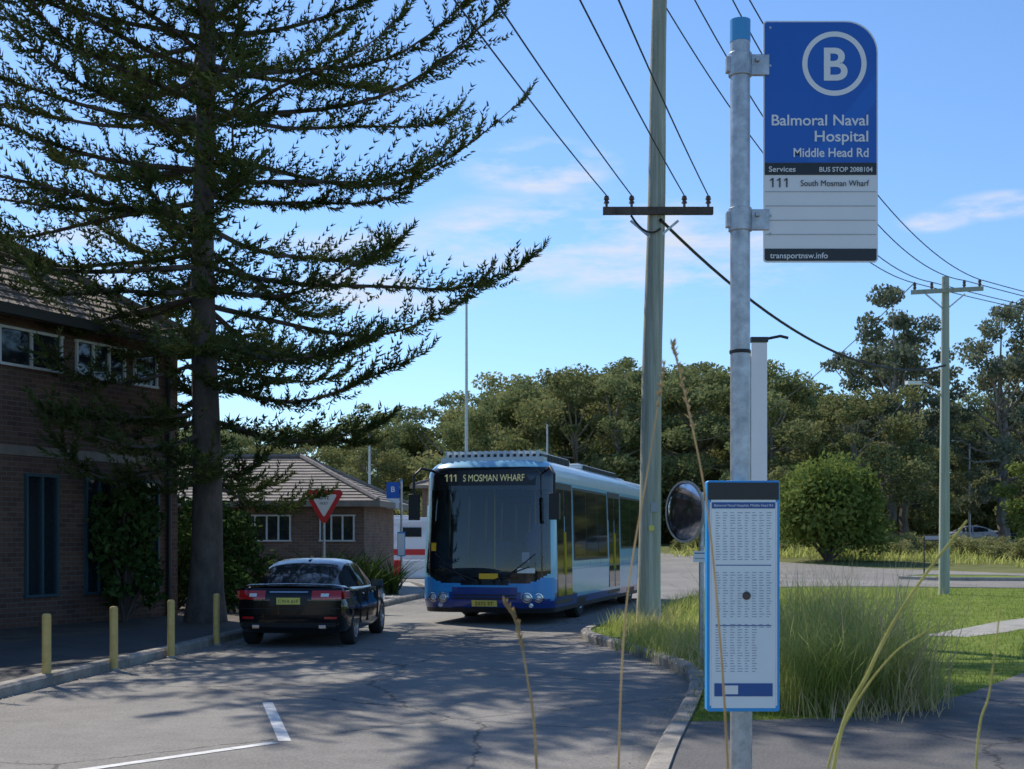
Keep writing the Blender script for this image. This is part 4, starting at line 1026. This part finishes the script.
bush('garden_shrub',54,(-5.9,28.2,.1),0.8,1.1,'shrub',.07,1100,12,False,'bark')
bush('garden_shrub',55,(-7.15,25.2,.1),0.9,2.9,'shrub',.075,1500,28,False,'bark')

# ------------------------------------------------------------------ light, sky, camera
el=rad(45); az=math.atan2(-.58,.815)
sv=Vector((-.58*math.cos(el),.815*math.cos(el),math.sin(el)))
L=bpy.data.lights.new('sun','SUN'); L.energy=5.0; L.angle=rad(.53); L.color=(1,.94,.84); so=bpy.data.objects.new('sun',L); COL.objects.link(so); so.rotation_euler=sv.to_track_quat('Z','Y').to_euler(); so.location=(0,0,30)
w=bpy.data.worlds.new('World'); scene.world=w; w.use_nodes=True; N=w.node_tree.nodes; LK=w.node_tree.links; bg=N['Background']; bg.inputs[1].default_value=.15
sky=N.new('ShaderNodeTexSky'); sky.sky_type='NISHITA'; sky.sun_disc=False; sky.sun_elevation=el; sky.sun_rotation=az; sky.air_density=1.0; sky.dust_density=.25; sky.ozone_density=3.0
tc=N.new('ShaderNodeTexCoord')
tot=None
def vm(op,a,b=None):
    n=N.new('ShaderNodeVectorMath'); n.operation=op
    if isinstance(a,tuple): n.inputs[0].default_value=a
    else: LK.new(a,n.inputs[0])
    if b is not None:
        if isinstance(b,tuple): n.inputs[1].default_value=b
        else: LK.new(b,n.inputs[1])
    return n
def mth(op,a,b,clamp=False):
    n=N.new('ShaderNodeMath'); n.operation=op; n.use_clamp=clamp
    for i,q in enumerate((a,b)):
        if isinstance(q,(int,float)): n.inputs[i].default_value=q
        else: LK.new(q,n.inputs[i])
    return n.outputs[0]
D=tc.outputs['Generated']
for c,sc in (((.045,.973,.212),(7,6,24)),((.13,.965,.20),(9,7,30)),((.02,.965,.262),(16,7,44)),((.325,.92,.225),(26,7,90)),((-.36,.91,.20),(7,7,22)),((.29,.93,.218),(34,7,110)),((-.10,.97,.19),(9,7,30))):
    df=vm('MULTIPLY',vm('SUBTRACT',D,c).outputs[0],sc); ln=vm('LENGTH',df.outputs[0]).outputs['Value']
    g=mth('SUBTRACT',1.0,ln,True); tot=g if tot is None else mth('MAXIMUM',tot,g)
mp=N.new('ShaderNodeMapping'); mp.inputs['Scale'].default_value=(11,11,44); LK.new(D,mp.inputs[0])
nz=N.new('ShaderNodeTexNoise'); nz.inputs['Scale'].default_value=1.0; nz.inputs['Detail'].default_value=9; nz.inputs['Roughness'].default_value=.62; LK.new(mp.outputs[0],nz.inputs['Vector'])
k=mth('MULTIPLY',mth('SUBTRACT',nz.outputs['Fac'],.41),4.5,True)
fac=mth('MULTIPLY',mth('MULTIPLY',tot,2.4,True),k,True); fac=mth('MULTIPLY',fac,.85)
tint=N.new('ShaderNodeMixRGB'); tint.blend_type='MULTIPLY'; tint.inputs[0].default_value=1; tint.inputs[2].default_value=(.74,.92,1.12,1); LK.new(sky.outputs[0],tint.inputs[1])
mx=N.new('ShaderNodeMixRGB'); LK.new(fac,mx.inputs[0]); LK.new(tint.outputs[0],mx.inputs[1]); mx.inputs[2].default_value=(5.0,5.3,5.9,1); LK.new(mx.outputs[0],bg.inputs[0])
cam=bpy.data.cameras.new('camera'); cam.lens=48; cam.sensor_width=36; cam.shift_y=155.5/1024; cam.clip_end=3000; cam.clip_start=.05
cam.dof.use_dof=True; cam.dof.focus_distance=7.5; cam.dof.aperture_fstop=13
co=bpy.data.objects.new('camera',cam); COL.objects.link(co); co.location=(0,0,1.6); co.rotation_euler=(rad(90),0,0); scene.camera=co
scene.view_settings.view_transform='Standard'; scene.view_settings.look='None'; scene.view_settings.exposure=0
